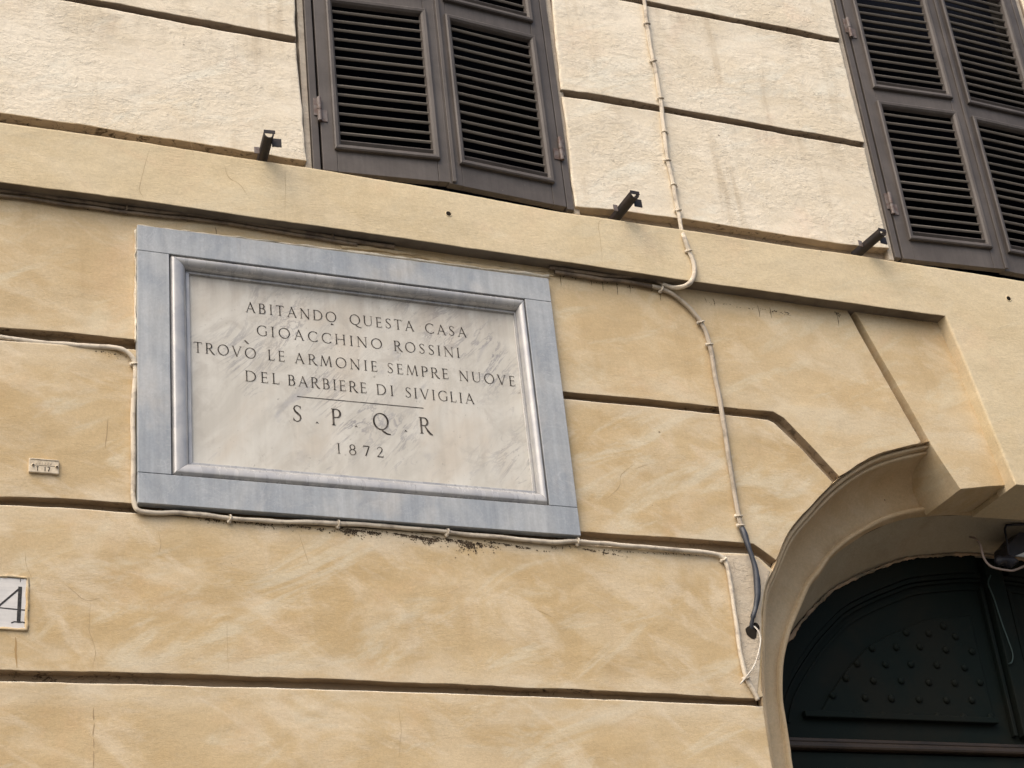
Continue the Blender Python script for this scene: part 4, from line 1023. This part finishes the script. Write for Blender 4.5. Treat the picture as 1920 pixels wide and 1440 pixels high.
# ------------------------------------------------------------------ iron shutter brackets
def bracket(L=0.170, r=0.0195):
    t = bpy.data.objects.new('iron_bracket', None); COL.objects.link(t); t.empty_display_size = 0.05
    prof_ = [(-r, 0.016), (-r, 0.0)] + [(-r * math.cos(R(a)), -r * math.sin(R(a))) for a in range(15, 180, 15)] + [(r, 0.0), (r, 0.016)]
    th = 0.003
    vs = []; fs = []; n = len(prof_)
    for y in (0.03, -L):
        vs += [(x, y, z) for x, z in prof_]; vs += [(x * (1 - th / r), y, z + (th if z <= 0 else 0)) for x, z in prof_]
    for i in range(n - 1):
        fs += [(i, i + 1, 2 * n + i + 1, 2 * n + i), (n + i, 3 * n + i, 3 * n + i + 1, n + i + 1), (2 * n + i, 2 * n + i + 1, 3 * n + i + 1, 3 * n + i)]
    fs += [(0, 2 * n, 3 * n, n), (n - 1, 2 * n - 1, 4 * n - 1, 3 * n - 1)]
    link('arm', raw(vs, fs), IRON, t)
    bm = bmesh.new(); add_box(bm, r - 0.002, r + 0.036, -L + 0.042, -L + 0.046, -0.026, 0.014, 0.001); link('end_tab', mesh(bm), IRON, t)
    bm = bmesh.new(); add_box(bm, -r - 0.001, r + 0.005, -L + 0.001, -L + 0.004, 0.004, 0.021, 0.0008); link('cap_strip', mesh(bm), IRON, t)
    bm = bmesh.new(); add_box(bm, -r - 0.020, -r + 0.001, -0.052, -0.048, -0.006, 0.026, 0.001); link('side_plate', mesh(bm), HINGE, t)
    return t
br = bracket()
def cp(src):
    c = src.copy(); COL.objects.link(c)
    for k in kids(src):
        d = k.copy(); COL.objects.link(d); d.parent = c
    return c
b2_ = cp(br); b3_ = cp(br)
x1_, z1_ = at(493, 300, -0.03); x2_, z2_ = at(1158, 407, -0.03); x3_, z3_ = at(1613, 473, -0.03)
for o, x, z, yw, lb in ((br, x1_, z1_, -6, 'black iron bracket jutting out left of the left window'),
                    (b2_, x2_, z2_, 3, 'black iron bracket jutting out just right of the left window, near the cable'),
                    (b3_, x3_, z3_, 8, 'black iron bracket jutting out beside the lower left corner of the right window')):
    o.location = (x, -0.02, z + 0.004); o.rotation_euler = (R(-2), 0, R(yw))
    tag(o, lb, 'bracket', 'iron brackets along the top of the band')

# ------------------------------------------------------------------ cables
def cable(name, L, ys, rad, mat, label, clips=(), clipmat=None, wob=0.14, cr=1.75, k=6, group=None, strands=0):
    P3 = []
    for i, (a, b) in enumerate(L):
        y = ys[i] if isinstance(ys, (list, tuple)) else ys
        x, z = at(a, b, y); P3.append(Vector((x, y, z)))
    root = empty(name, P3[0], label, 'cable', group)
    sp = spline(P3, k)
    for i, p in enumerate(sp):
        dx_, dz_ = noise.noise(Vector((p.x * 8, 1, p.z * 8))), noise.noise(Vector((p.x * 8, 5, p.z * 8))); p.x += 0.0045 * dx_; p.z += 0.0045 * dz_
    o = tube('sheath', sp, rad, mat, root, 10, wob, len(name)); o.location = -P3[0]
    if strands:
        sp2 = [p + Vector((strands, -0.001, 0.001)) + Vector((0.003 * noise.noise(p * 6), 0, 0)) for p in sp]
        o = tube('second_wire', sp2, rad * 0.45, mat, root, 8, wob, 7); o.location = -P3[0]
    for a, b, yy, ang in clips:
        x, z = at(a, b, yy)
        c = Vector((x, yy, z)); i = min(range(len(sp)), key=lambda j: (sp[j] - c).length)
        c = sp[i]; t = (sp[min(i + 1, len(sp) - 1)] - sp[max(i - 1, 0)]).normalized()
        s = t.cross(Vector((0, -1, 0))).normalized(); u = s.cross(t)
        rr = (rad if not callable(rad) else 0.009)
        # wrapped tie with a small lump where it is nailed
        ring = []
        for q in range(13):
            an = 2 * math.pi * q / 12
            ring.append(c + s * math.cos(an) * rr * 1.30 + u * math.sin(an) * rr * 1.30 + t * (0.004 * math.sin(an + ang)))
        v1, f1 = tube_data(ring, 0.0040, 6, 0.3, a)
        bmc = bmesh.new(); r_ = bmesh.ops.create_icosphere(bmc, subdivisions=2, radius=0.0085)
        lump = []
        for v in r_['verts']:
            q = Vector(v.co) * (1 + 0.4 * noise.noise(v.co * 190 + Vector((a, b, 0))))
            v.co = c + s * (rr * 1.15) * (1 if ang < 3 else -1) + s * q.x * 1.2 + t * q.y + u * (q.z * 0.8 - 0.003)
        me = bpy.data.meshes.new('mesh'); bmc.to_mesh(me); bmc.free()
        n0 = len(me.vertices); vv = [tuple(v.co) for v in me.vertices] + [tuple(v) for v in v1]; ff = [tuple(p.vertices) for p in me.polygons] + [tuple(n0 + i for i in f) for f in f1]
        o = link('cable_tie', raw(vv, ff), clipmat or mat, root, smooth=True); o.location = -P3[0]
    return root
UY = -0.016; BYc = BY - 0.010
cable('upper_cable', [(1204, -40), (1209, 5), (1214, 45), (1226, 115), (1240, 185), (1246, 250), (1253, 300), (1262, 348), (1272, 395), (1279, 430), (1284, 445), (1291, 470), (1299, 490), (1302, 512), (1297, 528), (1283, 537), (1262, 539), (1240, 532)],
      [UY] * 9 + [UY - 0.012, BYc - 0.004, BYc, BYc, BYc, BYc - 0.004, BYc + 0.008, -0.03, -0.02], 0.0090, CABLE,
      'whitish painted cable running down the cream wall between the two windows',
      [(1214, 45, UY, 0), (1226, 115, UY, 1), (1240, 188, UY, 0), (1247, 250, UY, 4), (1256, 302, UY, 0), (1262, 348, UY, 4), (1271, 392, UY, 1), (1291, 471, BYc, 0)], wob=0.22, strands=-0.008)
gy = -0.016
cable('grey_cable', [(1222, 537), (1230, 538.5), (1238, 541), (1262, 552), (1288, 573), (1306, 593), (1315, 606), (1327, 633), (1337, 680), (1349, 745), (1361, 820), (1372, 890), (1380, 940), (1385, 968), (1389, 985), (1393, 995)],
      [-0.018] * 2 + [gy] * 14, 0.0098, CABLG, 'grey beige cable curving out from under the band and down right of the plaque',
      [(1238, 540, gy, 0), (1315, 604, gy, 0), (1331, 645, gy, 0), (1385, 966, gy, 0), (1392, 984, gy, 0)], CABLE, strands=-0.007)
cable('taped_cable', [(1391, 990), (1397, 1005), (1405, 1030), (1416, 1065), (1420, 1100), (1417, 1135), (1411, 1160), (1407, 1190)],
      [-0.018, -0.026, -0.034, -0.034, -0.032, -0.026, -0.018, 0.015], lambda t: 0.0118 + 0.0020 * math.sin(t * 14) - (0.0035 if t > 0.84 else 0), TAPE,
      'black taped cable end entering a ragged hole beside the arch', wob=0.12)
ly = -0.012
cable('lower_cable', [(-60, 626), (30, 636), (90, 644), (150, 648), (200, 651), (228, 655), (244, 665), (252, 682), (252, 720), (250, 800), (251, 880), (249, 925), (252, 948), (262, 959), (300, 962), (345, 962), (430, 971), (520, 978), (632, 981), (740, 988), (838, 998), (960, 1010), (1030, 1016), (1082, 1015), (1160, 1022), (1250, 1030), (1330, 1037), (1352, 1044), (1363, 1062), (1372, 1110), (1382, 1180), (1392, 1245), (1401, 1275), (1414, 1297), (1421, 1312)],
      [0.012] * 3 + [0.002] + [-0.004] + [ly] * 30, 0.0088, CABLE, 'cream painted cable going round the plaque and down to the arch',
      [(252, 684, ly, 0), (430, 971, ly, 0), (632, 981, ly, 0), (838, 998, ly, 0), (1082, 1015, ly, 0), (1358, 1048, ly, 0), (1400, 1272, ly, 0)], wob=0.2)
under = [((-60, 349), (0, 357), (110, 372), (217, 388), (396, 407), (480, 421), (560, 434), (640, 448), (700, 458), (740, 463)), ((-60, 358), (0, 366), (110, 381), (217, 396), (396, 415), (480, 428), (560, 441), (620, 451), (670, 459))]
lb = ['upper and thicker of the two brown cables tucked under the band above the plaque', 'lower and thinner of the two brown cables tucked under the band above the plaque']
for i, L in enumerate(under):
    cable('band_cable', list(L), -0.012, 0.0088 - 0.0022 * i, CABLD, lb[i], [(232, 390, -0.013, 0), (622, 446, -0.013, 0)] if i == 0 else (), k=8, group='cables under the band')
cable('band_cable', [(1030, 503), (1060, 506), (1140, 517), (1190, 519), (1215, 522), (1240, 531)], -0.020, 0.0085, CABLD, 'short brown cable under the band leading to the foot of the whitish upper cable', k=8, group='cables under the band')
cable('band_cable', [(1040, 511), (1080, 516), (1130, 524), (1180, 529), (1224, 538)], -0.016, 0.0088, CABLD, 'short brown cable under the band leading into the curved grey cable', k=8, group='cables under the band')
o = tag(tube('loose_wire', spline([Vector((at(a, b, y)[0], y, at(a, b, y)[1])) for a, b, y in ((1412, 1173, -0.004), (1421, 1182, -0.02), (1426, 1200, -0.028), (1422, 1225, -0.028), (1413, 1250, -0.03), (1400, 1268, -0.03), (1388, 1283, -0.022))], 6), 0.0030, WIRE, None, 6),
    'thin white wire dangling from the ragged hole beside the arch', 'wire')

# ------------------------------------------------------------------ lamp under the arch
lx, lz = at(1902, 1040, 0.34)
LP = empty('flood_lamp', (lx, 0.34, lz), 'black lamp hung on a bent bracket under the arch soffit', 'lamp')
def lw(a, b, y=0.34): x, z = at(a, b, y); return Vector((x - lx, y - 0.34, z - lz))
bk = [lw(1891, 1050), lw(1889, 1020), lw(1884, 992), lw(1887, 985), lw(1900, 983.5), lw(1940, 982), lw(1944, 990), lw(1940, 1045)]
tube('bracket', bk, 0.0065, LAMP, LP, 4)
bm = bmesh.new()
vb = [lw(1890, 1022), lw(1912, 998), lw(1950, 1000), lw(1950, 1022), lw(1906, 1042), lw(1892, 1046)]
fr_ = [bm.verts.new(v) for v in vb]; bk_ = [bm.verts.new(v + Vector((0.02, 0.13, 0.02))) for v in vb]
bm.faces.new(fr_); bm.faces.new(bk_[::-1])
for i in range(6): bm.faces.new((fr_[i], bk_[i], bk_[(i + 1) % 6], fr_[(i + 1) % 6]))
link('lamp_body', mesh(bm), LAMP, LP)
bm = bmesh.new(); vb = [lw(1904, 1042, 0.335), lw(1950, 1024, 0.335), lw(1950, 1047, 0.335), lw(1930, 1044, 0.335)]
a_ = [bm.verts.new(v) for v in vb]; b_ = [bm.verts.new(v + Vector((0, 0.01, 0))) for v in vb]
bm.faces.new(a_); bm.faces.new(b_[::-1])
for i in range(4): bm.faces.new((a_[i], b_[i], b_[(i + 1) % 4], a_[(i + 1) % 4]))
link('lens', mesh(bm), WHITE, LP)
bm = bmesh.new()
r = bmesh.ops.create_icosphere(bm, subdivisions=3, radius=1.0)
c0 = lw(1880, 1052); c1 = lw(1908, 1052)
for v in r['verts']:
    q = v.co; v.co = Vector((c0.x + 0.02 + q.x * 0.065, q.y * 0.03, c0.z + q.z * (0.026 + 0.008 * math.sin(q.x * 6))))
link('swivel_joint', mesh(bm), LAMP, LP)
sf = [lw(1889, 1035, 0.36), lw(1894, 1000, 0.40)]
cpts = [((1819, 1007), 0.40), ((1830, 1010), 0.36), ((1838, 1022), 0.33), ((1842, 1038), 0.32), ((1848, 1052), 0.315), ((1858, 1062), 0.31), ((1872, 1066.5), 0.305), ((1886, 1069), 0.305), ((1898, 1070), 0.305), ((1908, 1067), 0.31), ((1922, 1061), 0.32)]
cw = []
for (a, b), y in cpts: x, z = at(a, b, y); cw.append(Vector((x, y, z)))
tag(tube('lamp_cable', spline(cw, 5), 0.0052, simple('grey_pink_cable', (0.30, 0.235, 0.20), rough=0.6), None, 8), 'thin grey cable looping from the arch soffit to the black lamp', 'cable')
